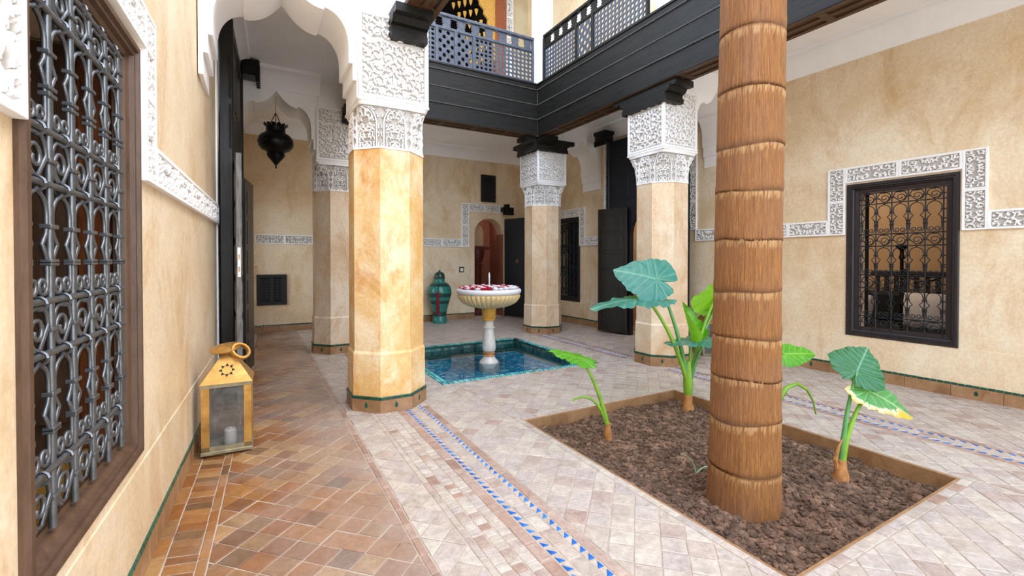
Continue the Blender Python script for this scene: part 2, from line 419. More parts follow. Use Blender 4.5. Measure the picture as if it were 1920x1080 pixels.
# ------------------------------------------------------------------ carved stucco relief
def relief_map(w, h, res, seed, margin=0.02, cell=0.13, sym=True):
    r = random.Random(seed); nx = int(round(w / res)) + 1; ny = int(round(h / res)) + 1
    H = np.zeros((ny, nx), np.float32)
    X = np.linspace(0, w, nx); Y = np.linspace(0, h, ny)
    def stamp(x, y, rad):
        for xx in ((x, w - x) if sym else (x,)):
            i0, i1 = np.searchsorted(X, (xx - rad - res, xx + rad + res)); j0, j1 = np.searchsorted(Y, (y - rad - res, y + rad + res))
            if i1 <= i0 or j1 <= j0: continue
            d = np.hypot(X[None, i0:i1] - xx, Y[j0:j1, None] - y)
            v = np.clip((rad - d) / res + 0.5, 0, 1)
            H[j0:j1, i0:i1] = np.maximum(H[j0:j1, i0:i1], v)
    def stroke(pts, rad0, rad1):
        n = len(pts)
        for k in range(n):
            t = k / max(1, n - 1); stamp(pts[k][0], pts[k][1], rad0 + (rad1 - rad0) * t)
    def leaf(x, y, a, L):
        for k in range(10):
            t = k / 9; stamp(x + math.cos(a + 0.6 * t) * L * t, y + math.sin(a + 0.6 * t) * L * t, max(res * .7, L * 0.26 * math.sin(PI * min(1, t + .18))))
    xs = w / 2 if sym else w
    ncx = max(1, round(xs / cell)); ncy = max(1, round(h / cell))
    for a in range(ncx):
        for b in range(ncy):
            cx = (a + 0.5) * xs / ncx + r.uniform(-.1, .1) * cell; cy = (b + 0.5) * h / ncy + r.uniform(-.1, .1) * cell
            R = 0.5 * min(xs / ncx, h / ncy); sg = r.choice((-1, 1)); a0 = r.uniform(0, 2 * PI)
            pts = []
            for k in range(60):
                t = k / 59; rr = R * (1.15 - 0.95 * t); aa = a0 + sg * t * 2.1 * PI
                pts.append((cx + rr * math.cos(aa), cy + rr * math.sin(aa)))
            stroke(pts, 0.0046, 0.0038)
            stamp(pts[-1][0], pts[-1][1], 0.009)
            for k in range(9):
                p = pts[int(k * 59 / 9)]; aa = r.uniform(0, 2 * PI); leaf(p[0], p[1], aa, r.uniform(.45, .8) * R)
    e = np.minimum(np.minimum(X[None, :], w - X[None, :]), np.minimum(Y[:, None], h - Y[:, None]))
    H = np.where(e < margin, 1.0, np.where(e < margin + 0.006, 0.0, H))
    return H
def relief_mesh(name, H, w, h, depth, fn=None):
    ny, nx = H.shape
    H = np.pad(H, 1, mode='edge'); ny, nx = H.shape
    X, Y = np.meshgrid(np.r_[0, np.linspace(0, w, nx - 2), w], np.r_[0, np.linspace(0, h, ny - 2), h])
    Z = H * depth; Z[0] = Z[-1] = -.006; Z[:, 0] = Z[:, -1] = -.006      # skirts down to the wall
    P = np.stack([X, Y, Z], -1).reshape(-1, 3)
    if fn is not None: P = fn(P)
    i = np.arange(nx - 1)[None, :] + nx * np.arange(ny - 1)[:, None]
    F = np.stack([i, i + 1, i + 1 + nx, i + nx], -1).reshape(-1, 4)
    me = bpy.data.meshes.new(name); me.vertices.add(len(P)); me.vertices.foreach_set('co', P.astype(np.float32).ravel())
    me.loops.add(F.size); me.loops.foreach_set('vertex_index', F.astype(np.int32).ravel())
    me.polygons.add(len(F)); me.polygons.foreach_set('loop_start', np.arange(0, F.size, 4, dtype=np.int32))
    me.update(calc_edges=True); me.validate()
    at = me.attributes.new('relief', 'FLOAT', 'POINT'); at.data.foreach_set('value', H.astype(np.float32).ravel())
    return me
def orient(o, org, xa, ya):
    xa = Vector(xa).normalized(); ya = Vector(ya).normalized(); za = xa.cross(ya)
    m = Matrix((xa, ya, za)).transposed().to_4x4(); m.translation = Vector(org); o.matrix_local = m; return o

FRZ_H = 0.16; FRZ_L = 0.42
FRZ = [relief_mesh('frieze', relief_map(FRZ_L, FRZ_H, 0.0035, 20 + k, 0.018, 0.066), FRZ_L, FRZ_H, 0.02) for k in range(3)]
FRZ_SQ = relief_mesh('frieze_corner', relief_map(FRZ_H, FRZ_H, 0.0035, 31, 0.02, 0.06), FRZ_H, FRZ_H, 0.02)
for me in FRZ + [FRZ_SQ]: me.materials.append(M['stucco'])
frieze_n = [0]
def frieze(parent, a, b, frame, side):
    """run of carved white panels between wall points a=(u,z), b=(u,z) (lower/left edge); frame 'x' or 'y'; side = sign of room"""
    (u0, z0), (u1, z1) = a, b
    horiz = abs(u1 - u0) > abs(z1 - z0)
    L = abs(u1 - u0) if horiz else abs(z1 - z0)
    n = max(1, round(L / FRZ_L)); pl = L / n
    off = 0.004
    for k in range(n):
        me = FRZ[frieze_n[0] % 3] if pl > 0.22 else FRZ_SQ; frieze_n[0] += 1
        o = link('frieze_panel', me, None, parent)
        base = FRZ_L if pl > 0.22 else FRZ_H
        if horiz:
            u = min(u0, u1) + k * pl
            if frame == 'x' and side > 0: orient(o, (off, u, z0), (0, 1, 0), (0, 0, 1))
            elif frame == 'x': orient(o, (-off, u + pl, z0), (0, -1, 0), (0, 0, 1))
            else: orient(o, (u, -off, z0), (1, 0, 0), (0, 0, 1))
        else:
            z = min(z0, z1) + k * pl
            if frame == 'x' and side > 0: orient(o, (off, u0 + FRZ_H, z), (0, 0, 1), (0, -1, 0))
            elif frame == 'x': orient(o, (-off, u0, z), (0, 0, 1), (0, 1, 0))
            else: orient(o, (u0 + FRZ_H, -off, z), (0, 0, 1), (-1, 0, 0))
        o.scale = (pl / base, 1, 1)

# ------------------------------------------------------------------ walls, ceiling, upper walls
WL_HOLES = [(1.318, 2.122, 0.523, 1.942), (4.72, 5.98, 0.0, 3.2), (7.35, 8.25, 0.45, 2.3)]
wl = struct(link('wall_left', grid_wall(-3.0, 8.9, -0.02, 3.9, WL_HOLES, 0.3, 'x', 1), 'tan', None, *LFRAME), 'warm tan plaster wall with the big grille window on the left')
WR_HOLES = [(1.578, 2.357, 0.468, 1.927), (6.763, 7.487, 0.453, 1.957), (4.34, 5.86, 0.0, 3.12)]
wr = struct(link('wall_right', grid_wall(-3.0, 8.9, -0.02, 7.0, WR_HOLES, 0.3, 'x', -1), 'tan', None, *RFRAME), 'tan plaster wall on the right behind the palm trunk')
WB_HOLES = [(3.93, 4.60, 0.0, 2.06)]
wb = struct(link('wall_back', grid_wall(-0.9, 5.9, -0.02, 3.9, WB_HOLES, 0.3, 'y', -1), 'tan', None, *BFRAME), 'tan plaster wall at the far end behind the fountain')
# arched head of the niche doorway, filling the corners of the square hole
mb = MB(); cx, r, zs = 4.265, 0.335, 1.725
for sgn in (-1, 1):
    poly = [(cx + sgn * r, zs), (cx + sgn * r, 2.06), (cx, 2.06)] + [(cx + sgn * r * math.sin(a), zs + r * math.cos(a)) for a in [PI / 2 * k / 12 for k in range(12)]]
    mb.prism(poly, 'y', 0.0, 0.3)
obj('arch_head', mb, 'tan', wb)
w_up = struct(link('wall_upper_back', grid_wall(-0.9, 5.9, 3.9, 7.0, [(2.3, 4.50, 3.9, 6.9)], 0.3, 'y', -1), 'cream', None, *BFRAME), 'pale yellow upper wall behind the balcony')
room_upper = True
fr = struct(link('trim_1', MB().box((4.66, -0.03, 3.9), (4.82, 0, 7.0)).mesh('t'), 'white', None, *BFRAME), 'white carved stucco strip beside the gilded upper arch')
for k in range(3): orient(link('frieze_panel', FRZ[k], None, fr), (4.82, -0.03, 5.5 + k * 0.42), (0, 0, 1), (-1, 0, 0))
# gilded arch of the upper doorway: frame + scalloped arch plate
ua = thing('carved_arch', 'gilded carved arch over the dark upper doorway', 'arch', (0, 8.5, 0))
obj('post', MB().box((4.36, -0.10, 3.9), (4.60, 0.02, 7.0)), 'carved_red', ua)
mb = MB()
sc_pts = []
for k in range(22):
    t = k / 21; a = t * PI / 2
    x = 4.36 - 0.95 * (1 - math.cos(a)); z = 5.3 + 1.5 * math.sin(a)
    sc_pts.append((x - (0.05 if k % 2 else 0.0), z))
mb.prism(sc_pts + [(3.41, 7.0), (4.36, 7.0)], 'y', -0.08, -0.03)
obj('arch_plate', mb, 'carved_gold', ua)
mb = MB()
for row in range(9):
    for c in range(4):
        a = (row + 0.5) / 9 * PI / 2
        x = 4.30 - 0.95 * (1 - math.cos(a)) - 0.03 - c * 0.085; z = 5.25 + 1.5 * math.sin(a)
        mb.lathe([(0.0, -0.10), (0.032, -0.03), (0.04, 0.03), (0.0, 0.05)], 6, (x, 0.05 + 0.1 * c, z))
o = obj('muqarnas', mb, 'carved_gold', ua); o['kind'] = 'stuff'

ceil = MB()
ceil.box((-0.95, 3.64, 3.45), (1.22, 6.12, 3.9)); ceil.box((4.12, -3, 3.45), (5.9, 6.12, 3.9)); ceil.box((-0.95, 6.12, 3.45), (5.9, 8.9, 3.9))
for a, b in (((4.5, -3, 6.9), (5.9, 8.9, 7.1)), ((-0.95, 6.6, 6.9), (4.5, 8.9, 7.1))): ceil.box(a, b)
ceil_o = struct(obj('ceiling', ceil, 'whitewash'), 'white ceiling of the galleries around the courtyard')
def cove(name, a, b, inw, label):
    """cornice: flat fascia, concave cove and a bead, swept from a to b (xy); inw = unit vector into the room"""
    a = Vector((*a, 0)); b = Vector((*b, 0)); n = Vector((*inw, 0)).normalized()
    prof = [(0.0, 3.235), (0.02, 3.235), (0.022, 3.25), (0.05, 3.32), (0.10, 3.38), (0.17, 3.415), (0.20, 3.415), (0.20, 3.44), (0.215, 3.452), (0.0, 3.452)]
    mb = MB(); k = len(prof)
    vs = [tuple(p + n * d + Vector((0, 0, z))) for p in (a, b) for d, z in prof]
    mb.add(vs, [(i, (i + 1) % k, k + (i + 1) % k, k + i) for i in range(k)] + [tuple(range(k)), tuple(range(2 * k - 1, k - 1, -1))])
    me = mb.mesh('trim', 40); bm = bmesh.new(); bm.from_mesh(me); bmesh.ops.recalc_face_normals(bm, faces=bm.faces); bm.to_mesh(me); bm.free()
    return struct(link(name, me, 'whitewash'), label)
def LW(u, d=0.0): c, s = math.cos(LFRAME[1]), math.sin(LFRAME[1]); return (LFRAME[0][0] + c * d - s * u, s * d + c * u)
def RW(u, d=0.0): c, s = math.cos(RFRAME[1]), math.sin(RFRAME[1]); return (RFRAME[0][0] - c * d - s * u, -s * d + c * u)
cove('trim_2', RW(-2), RW(3.58), (-1, -.02), 'white cove cornice along the top of the right wall')
cove('trim_3', RW(4.08), RW(6.14), (-1, -.02), 'white cove cornice over the right doorway')
cove('trim_4', RW(6.63), RW(8.52), (-1, -.02), 'white cove cornice in the far right corner')
cove('trim_5', (-0.2, 8.52), (5.2, 8.52), (0, -1), 'white cove cornice along the back wall')
cove('trim_6', LW(4.1), LW(6.15), (1, 0), 'white cove cornice over the left doorway')
cove('trim_7', LW(6.65), LW(8.52), (1, 0), 'white cove cornice in the far left bay')
cove('trim_8', (-0.3, 6.17), (0.72, 6.17), (0, -1), 'white cove cornice over the inner left arch')
cove('trim_9', (-0.3, 4.11), (0.72, 4.11), (0, 1), 'white cove cornice behind the front left arch')
# lower dado (smoothed plaster to 0.43 m) and terracotta plinth with its line of green tiles
def dado(name, u0, u1, frame, side, holes, label, blk, single=True, joint=None):
    sg = side; fr_ = {'L': LFRAME, 'R': RFRAME, 'B': BFRAME}[frame]
    root = struct(link(name, MB().mesh('baseboard'), None, None, *fr_), label)
    spans = []; cur = u0
    for h0, h1 in sorted(holes): spans.append((cur, h0)); cur = h1
    spans.append((cur, u1))
    def bx(mb, ua, ub, d0, d1, z0, z1, bev=0.0):
        lo, hi = sorted((sg * d0, sg * d1))
        if frame == 'B': mb.box((ua, lo, z0), (ub, hi, z1), bev)
        else: mb.box((lo, ua, z0), (hi, ub, z1), bev)
    md = MB(); green = MB()
    for ua, ub in spans:
        if ub - ua < 0.02: continue
        bx(md, ua, ub, -0.01, 0.004, 0.099, 0.43, 0.003)
        n = max(1, round((ub - ua) / blk)); w = (ub - ua) / n
        for k in range(n):
            mb = MB(); bx(mb, ua + k * w + 0.0015, ua + (k + 1) * w - 0.0015, -0.01, 0.011 + rnd.uniform(-.001, .001), -0.012, 0.100, 0.002)
            obj('plinth_tile', mb, 'plinth', root)
        if blk > 0.25 and single:
            for k in range(n):
                if k % 2: continue
                u = ua + (k + .5) * w; mb = MB()
                pts = [(u + 0.014 * math.sin(a), 0.052 + 0.016 * -math.cos(a)) for a in [2 * PI * q / 12 for q in range(12)]]
                pts = [(p, z if z < 0.055 else z + 0.012 * (1 - abs(p - u) / .014)) for p, z in pts]
                mb.prism(pts, 'y' if frame == 'B' else 'x', sg * 0.006, sg * 0.0128)
                obj('drop_inlay', mb, 'green_tile', root)
        n = max(1, round((ub - ua) / 0.047)); w = (ub - ua) / n
        for k in range(n):
            mb = MB() if single else green
            j = rnd.uniform(-.002, .002)
            bx(mb, ua + k * w + 0.002, ua + (k + 1) * w - 0.002, -0.01, 0.0125, 0.103 + j * .5, 0.121 + j * .5, 0.002)
            if single: obj('green_tile', mb, 'green_tile', root)
    obj('dado', md, {'L': 'tan', 'R': 'tan', 'B': 'tan'}[frame], root)
    if not single: o = obj('green_tile_strip', green, 'green_tile', root); o['kind'] = 'stuff'
dado('baseboard_left', 1.0, 4.66, 'L', 1, [], 'terracotta plinth with a thin green tile line below the left wall', 0.115)
dado('baseboard_far_left', 6.06, 8.5, 'L', 1, [], 'terracotta plinth of the left wall beyond the dark door', 0.3, False)
dado('baseboard_right', 0.6, 4.2, 'R', -1, [], 'terracotta plinth with a thin green tile line below the right wall', 0.34)
dado('baseboard_far_right', 5.96, 8.5, 'R', -1, [], 'terracotta plinth of the right wall beyond the doorway', 0.3, False)
dado('baseboard_back', -0.1, 5.15, 'B', -1, [(3.93, 4.60)], 'terracotta plinth along the back wall', 0.3, False)

# carved white bands
def band(name, frame, label, runs):
    fr_ = {'L': LFRAME, 'R': RFRAME, 'B': BFRAME}[frame]
    root = struct(link(name, MB().mesh('trim'), None, None, *fr_), label)
    for a, b in runs: frieze(root, a, b, 'y' if frame == 'B' else 'x', {'L': 1, 'R': -1, 'B': -1}[frame])
band('trim_10', 'L', 'white carved stucco band around the left grille window and along the wall',
     [((2.22, 1.505), (2.22, 2.165)), ((1.10, 2.01), (2.22, 2.01)), ((2.385, 1.505), (4.64, 1.505)), ((1.115, 1.48), (1.115, 2.01)), ((0.5, 1.48), (1.115, 1.48))])
band('trim_11', 'R', 'white carved stucco band stepping around the right grille window',
     [((2.41, 1.455), (2.41, 2.146)), ((1.52, 1.986), (2.41, 1.986)), ((1.36, 1.455), (1.36, 2.146)), ((0.4, 1.455), (1.36, 1.455)), ((2.57, 1.455), (4.22, 1.455)), ((4.20, 1.615), (4.20, 3.2))])
band('trim_12', 'R', 'white carved stucco band around the small far right grille window',
     [((6.57, 1.455), (6.57, 2.16)), ((6.73, 2.0), (7.6, 2.0)), ((6.07, 1.455), (6.57, 1.455)), ((5.90, 1.455), (5.90, 3.2)), ((7.55, 1.455), (7.55, 2.0)), ((7.71, 1.455), (8.4, 1.455))])
band('trim_13', 'B', 'white carved stucco band stepping up over the niche doorway of the back wall',
     [((0.0, 1.46), (2.62, 1.46)), ((2.80, 1.46), (3.64, 1.46)), ((3.64, 1.46), (3.64, 2.35)), ((3.80, 2.19), (4.86, 2.19)), ((2.63, 1.46), (2.63, 1.9))])
# plain plaster jamb reveal in front of the left doorway
struct(link('trim_14', MB().box((0.0, 4.655, 0.0), (0.012, 4.70, 3.2)).mesh('t'), 'white', None, *LFRAME), 'thin white plaster edge beside the tall left door')

# ------------------------------------------------------------------ floor
FL = MB()
PL = (1.745, 0.95, 3.375, 2.92)      # planter x0,y0,x1,y1
PO = (1.56, 4.11, 3.50, 6.08)        # pool
def slab(x0, y0, x1, y1): FL.box((x0, y0, -0.3), (x1, y1, -0.0035))
FL = MB()
xs = [-0.9, PO[0], PL[0], PL[2], PO[2], 5.9]; ys = [-3, PL[1], PL[3], PO[1], PO[3], 8.9]
for i in range(5):
    for j in range(5):
        mx_, my_ = (xs[i] + xs[i + 1]) / 2, (ys[j] + ys[j + 1]) / 2
        if PL[0] < mx_ < PL[2] and PL[1] < my_ < PL[3]: continue
        if PO[0] < mx_ < PO[2] and PO[1] < my_ < PO[3]: continue
        slab(xs[i], ys[j], xs[i + 1], ys[j + 1])
floor = struct(obj('floor', FL, 'grout'), 'courtyard floor of small terracotta tiles laid on the diagonal')

def clip(poly, zone):
    out = poly
    n = len(zone)
    for i in range(n):
        ax, ay = zone[i]; bx_, by_ = zone[(i + 1) % n]
        inp, out = out, []
        for k in range(len(inp)):
            p, q = inp[k], inp[(k + 1) % len(inp)]
            dp = (bx_ - ax) * (p[1] - ay) - (by_ - ay) * (p[0] - ax); dq = (bx_ - ax) * (q[1] - ay) - (by_ - ay) * (q[0] - ax)
            if dp >= 0: out.append(p)
            if (dp >= 0) != (dq >= 0):
                t = dp / (dp - dq); out.append((p[0] + (q[0] - p[0]) * t, p[1] + (q[1] - p[1]) * t))
        if len(out) < 3: return []
    return out
def area(p): return 0.5 * abs(sum(p[i][0] * p[(i + 1) % len(p)][1] - p[(i + 1) % len(p)][0] * p[i][1] for i in range(len(p))))
def shrink(poly, g):
    n = len(poly); cx = sum(p[0] for p in poly) / n; cy = sum(p[1] for p in poly) / n
    out = []
    for i in range(n):
        a, b, c = poly[i - 1], poly[i], poly[(i + 1) % n]
        def nr(p, q):
            dx, dy = q[0] - p[0], q[1] - p[1]; L = math.hypot(dx, dy) or 1; return (-dy / L, dx / L)
        n1, n2 = nr(a, b), nr(b, c); mx_, my_ = n1[0] + n2[0], n1[1] + n2[1]; d = mx_ * n1[0] + my_ * n1[1]
        if d < 0.15: out.append((b[0] + (cx - b[0]) * .1, b[1] + (cy - b[1]) * .1)); continue
        out.append((b[0] + mx_ / d * g, b[1] + my_ / d * g))
    return out
def clean(poly, eps=0.004):
    out = []
    for p in poly:
        if not out or math.hypot(p[0] - out[-1][0], p[1] - out[-1][1]) > eps: out.append(p)
    if len(out) > 1 and math.hypot(out[0][0] - out[-1][0], out[0][1] - out[-1][1]) < eps: out.pop()
    return out
CAMF = (math.sin(math.radians(29.47)), math.cos(math.radians(29.47)))
def visible(x, y):
    f = x * CAMF[0] + y * CAMF[1]; r = x * CAMF[1] - y * CAMF[0]
    return f > 1.1 and abs(r) < f * 1.75 + 0.3
ALL = {}       # material -> list of polygons
def put(mat, poly, name='floor_tile'):
    poly = clean(poly)
    if len(poly) < 3 or area(poly) < 2.5e-4: return
    cx = sum(p[0] for p in poly) / len(poly); cy = sum(p[1] for p in poly) / len(poly)
    if not visible(cx, cy): return
    f = cx * CAMF[0] + cy * CAMF[1]; r = cx * CAMF[1] - cy * CAMF[0]
    ALL.setdefault((name, mat), []).append((math.hypot(cx, cy) + (0 if f > 1.7 and abs(r) < f * 1.14 else 50), cx, cy, poly))   # those in view come first
def diag_field(zones, s, mat, phase=(0, 0), name='floor_tile'):
    xs_ = [p[0] for z in zones for p in z]; ys_ = [p[1] for z in zones for p in z]
    d = s / math.sqrt(2); ox, oy = phase
    i0 = int((min(xs_) - ox) / d) - 2; i1 = int((max(xs_) - ox) / d) + 2
    j0 = int((min(ys_) - oy) / d) - 2; j1 = int((max(ys_) - oy) / d) + 2
    for i in range(i0, i1 + 1):
        for j in range(j0, j1 + 1):
            if (i + j) % 2: continue
            x, y = ox + i * d, oy + j * d
            jx, jy = rnd.uniform(-.002, .002), rnd.uniform(-.002, .002)
            sq = [(x + jx, y - d + jy), (x + d + jx, y + jy), (x + jx, y + d + jy), (x - d + jx, y + jy)]
            for z in zones:
                c = clip(sq, z)
                if c: put(mat, c, name)
def rect(x0, y0, x1, y1): return [(x0, y0), (x1, y0), (x1, y1), (x0, y1)]
def row(x0, x1, y0, y1, step, mat, name='border_tile', jit=0.1):
    y = y0
    while y < y1:
        st = step * rnd.uniform(1 - jit, 1 + jit)
        put(mat, rect(x0, y, x1, min(y + st, y1)), name); y += st
def wx(y, d): return LW(y, d)[0]
T = 0.107
# strips along the left wall (they follow the wall)
y = 0.9
while y < 4.7:
    st = 0.06 * rnd.uniform(.9, 1.15); put('tile_gal', [(wx(y, .06), y), (wx(y, .175), y - .03), (wx(y + st, .175), y + st - .03), (wx(y + st, .06), y + st)], 'border_tile'); y += st
for d0, d1, stp in ((.0, .06, .16), (.175, .215, .13)):
    y = 0.9
    while y < 8.4:
        st = stp * rnd.uniform(.85, 1.15); put('tile_gal', [(wx(y, d0), y), (wx(y, d1), y), (wx(y + st, d1), y + st), (wx(y + st, d0), y + st)], 'border_tile'); y += st
diag_field([[(wx(.9, .215), .9), (.575, .9), (.575, 8.5), (wx(8.5, .215), 8.5)]], T, 'tile_gal', (-.07, 2.283))
row(.575, .612, .9, 8.5, .12, 'tile_red'); row(.775, .808, .9, 6.1, .12, 'tile_open')
diag_field([rect(.612, .9, .775, 8.5)], T, 'tile_open', (.69, 2.2))
for y_ in np.arange(.9, 6.1, .052):
    for c in range(3): put('tile_open' if rnd.random() < .92 else 'tile_red', rect(.808 + c * .0575, y_ + (c % 2) * .02, .808 + (c + 1) * .0575, y_ + .052 + (c % 2) * .02), 'border_tile')
def stripe(x0, y0, y1, mirror=False):
    """brick row, blue triangles, pale strip, blue triangles, brick row"""
    row(x0 - .062, x0, y0, y1, .15, 'tile_red', 'border_tile', .2); row(x0 + .15, x0 + .20, y0, y1, .15, 'tile_red', 'border_tile', .2)
    p = 0.056; y = y0
    while y < y1:
        put('blue_tile', [(x0 + .002, y + .004), (x0 + .040, y + .004), (x0 + .002, y + .052)], 'blue_tile')
        put('tile_open', [(x0 + .040, y + .006), (x0 + .040, y + .058), (x0 + .004, y + .053)], 'border_tile')
        put('blue_tile', [(x0 + .148, y + .014), (x0 + .148, y + .062), (x0 + .110, y + .014)], 'blue_tile')
        put('tile_open', [(x0 + .110, y + .016), (x0 + .146, y + .062), (x0 + .110, y + .068)], 'border_tile')
        y += p
    row(x0 + .041, x0 + .109, y0, y1, .11, 'tile_open')
stripe(1.04, .9, 3.60); stripe(1.04, 4.2, 6.1)
stripe(3.93, .6, 3.5); stripe(3.93, 4.15, 6.1)
P2 = .0
cz = [rect(1.24, .6, PL[0] - .05, PO[1]), rect(PL[0] - .05, PL[3] + .05, 3.868, PO[1]), rect(PL[2] + .05, .6, 3.868, PL[3] + .05), rect(PL[0] - .05, .5, PL[2] + .05, PL[1] - .05), rect(1.24, PO[1], PO[0], 6.1), rect(PO[2], PO[1], 3.868, 6.1)]
diag_field(cz, T, 'tile_open', (1.3, 2.0))
for z in (rect(PL[0] - .05, PL[1] - .05, PL[0] - .002, PL[3] + .05), rect(PL[2] + .002, PL[1] - .05, PL[2] + .05, PL[3] + .05)):
    row(z[0][0], z[1][0], z[0][1], z[2][1], .11, 'tile_open', 'border_tile')
x = PL[0]
while x < PL[2]:
    st = .11 * rnd.uniform(.8, 1.2)
    put('tile_red' if rnd.random() < .4 else 'tile_open', rect(x, PL[1] - .05, min(x + st, PL[2]), PL[1] - .002), 'border_tile'); put('tile_open', rect(x, PL[3] + .002, min(x + st, PL[2]), PL[3] + .05), 'border_tile'); x += st
diag_field([rect(4.13, .4, 5.36, 8.5)], T, 'tile_open', (4.2, 2.0))
diag_field([rect(.612, 6.1, 4.13, 8.5)], T, 'tile_open', (2.0, 7.0))
def tile_geo(mb, poly, z, org=(0, 0), g=0.0027, h=0.012, tilt=0.0):
    ar = sum(poly[i][0] * poly[(i + 1) % len(poly)][1] - poly[(i + 1) % len(poly)][0] * poly[i][1] for i in range(len(poly)))
    if ar < 0: poly = poly[::-1]
    poly = [(a + rnd.uniform(-.0013, .0013), b + rnd.uniform(-.0013, .0013)) for a, b in poly]
    o_ = shrink(poly, g); i_ = shrink(poly, g + 0.003); n = len(poly)
    tx, ty = rnd.uniform(-tilt, tilt), rnd.uniform(-tilt, tilt)
    vs = [(p[0] - org[0], p[1] - org[1], z - h) for p in o_] + [(p[0] - org[0], p[1] - org[1], z - 0.0018) for p in o_] + \
         [(p[0] - org[0], p[1] - org[1], z + tx * (p[0] - org[0]) + ty * (p[1] - org[1]) if org != (0, 0) else z) for p in i_]
    mb.add(vs, [(k, (k + 1) % n, n + (k + 1) % n, n + k) for k in range(n)] + [(n + k, n + (k + 1) % n, 2 * n + (k + 1) % n, 2 * n + k) for k in range(n)] + [tuple(range(2 * n, 3 * n))])
for (name, mat), lst in ALL.items():
    lst.sort(key=lambda t: t[0])
LIM = {'floor_tile': 300, 'border_tile': 300, 'blue_tile': 300}
for name in LIM:
    merged = sorted([(t[0], mat, t) for (n_, mat), lst in ALL.items() if n_ == name for t in lst], key=lambda q: q[0])
    for d_, mat, (dd, cx, cy, poly) in merged[:LIM[name]]:
        mb = MB(); tile_geo(mb, poly, rnd.uniform(-.001, .001), (cx, cy), tilt=0.012)
        obj(name, mb, mat, floor, (cx, cy, 0))
    rest = {}
    for d_, mat, t in merged[LIM[name]:]: rest.setdefault(mat, []).append(t)
    for mat, lst in rest.items():
        mb = MB()
        for t in lst: tile_geo(mb, t[3], rnd.uniform(-.0012, .0012))
        o = obj(name + 's', mb, mat, floor); o['kind'] = 'stuff'

# ------------------------------------------------------------------ columns
HP = 0.28
def oct_prof(prof, mb=None): return (mb or MB()).lathe([(r / math.cos(PI / 8), z) for r, z in prof], 8, rot=PI / 8)
PANEL_W, PANEL_H = 2 * HP - 0.012, 0.66
H_panel = relief_map(PANEL_W, PANEL_H, 0.0032, 5, 0.028, 0.092)
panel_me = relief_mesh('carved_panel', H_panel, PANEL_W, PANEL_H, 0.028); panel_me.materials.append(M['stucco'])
def capital_mesh():
    nu, nv = 8 * 58, 92; w, h = 0.235, 0.36
    H = relief_map(w, h, w / 58, 9, 0.0, 0.075)
    # a pointed arch outlined on each face
    ny, nx = H.shape; X = np.linspace(0, w, nx)[None, :]; Y = np.linspace(0, h, ny)[:, None]
    u = np.abs(X - w / 2); arch = np.where(Y < 0.20, 0.088, np.sqrt(np.clip(0.088 ** 2 - ((Y - 0.20) * .75) ** 2, 0, None)))
    d = np.abs(u - arch); top = (Y - 0.20) > 0.088 / .75
    H = np.where((d < 0.006) & ~top, 1.0, np.where((d < 0.012) & ~top, 0.0, H))
    H = np.where((Y < 0.018) | (Y > 0.322), 1.0, H); H = np.where((Y > 0.318) & (Y < 0.324), 0.0, H)
    def sample(su, sv):
        i = np.clip((su * (nx - 1)).round().astype(int), 0, nx - 1); j = np.clip((sv * (ny - 1)).round().astype(int), 0, ny - 1); return H[j, i]
    th = np.linspace(0, 2 * PI, nu, endpoint=False)[None, :]; t = np.linspace(0, 1, nv)[:, None]
    oc = 1 / np.cos((th + PI / 8) % (PI / 4) - PI / 8); sq = 1 / np.maximum(np.abs(np.cos(th)), np.abs(np.sin(th)))
    k = t ** 2.2; base = 0.288 * oc * (1 - k) + HP * np.minimum(sq, 1.36) * k + 0.0 * t
    face = ((th + PI / 8) / (PI / 4)) % 1.0
    rr = base - 0.02 * (1 - sample(np.broadcast_to(face, (nv, nu)), np.broadcast_to(t, (nv, nu))))
    P = np.stack([rr * np.cos(th), rr * np.sin(th), 2.07 + 0.36 * np.broadcast_to(t, rr.shape)], -1).reshape(-1, 3)
    i = np.arange(nu)[None, :]; j = np.arange(nv - 1)[:, None]; i2 = (i + 1) % nu
    F = np.stack(np.broadcast_arrays(j * nu + i, j * nu + i2, (j + 1) * nu + i2, (j + 1) * nu + i), -1).reshape(-1, 4)
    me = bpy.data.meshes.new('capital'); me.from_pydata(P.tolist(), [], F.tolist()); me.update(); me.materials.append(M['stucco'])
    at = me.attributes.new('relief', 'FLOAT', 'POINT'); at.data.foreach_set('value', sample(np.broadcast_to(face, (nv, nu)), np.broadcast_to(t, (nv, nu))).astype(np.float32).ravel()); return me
CAP = capital_mesh()
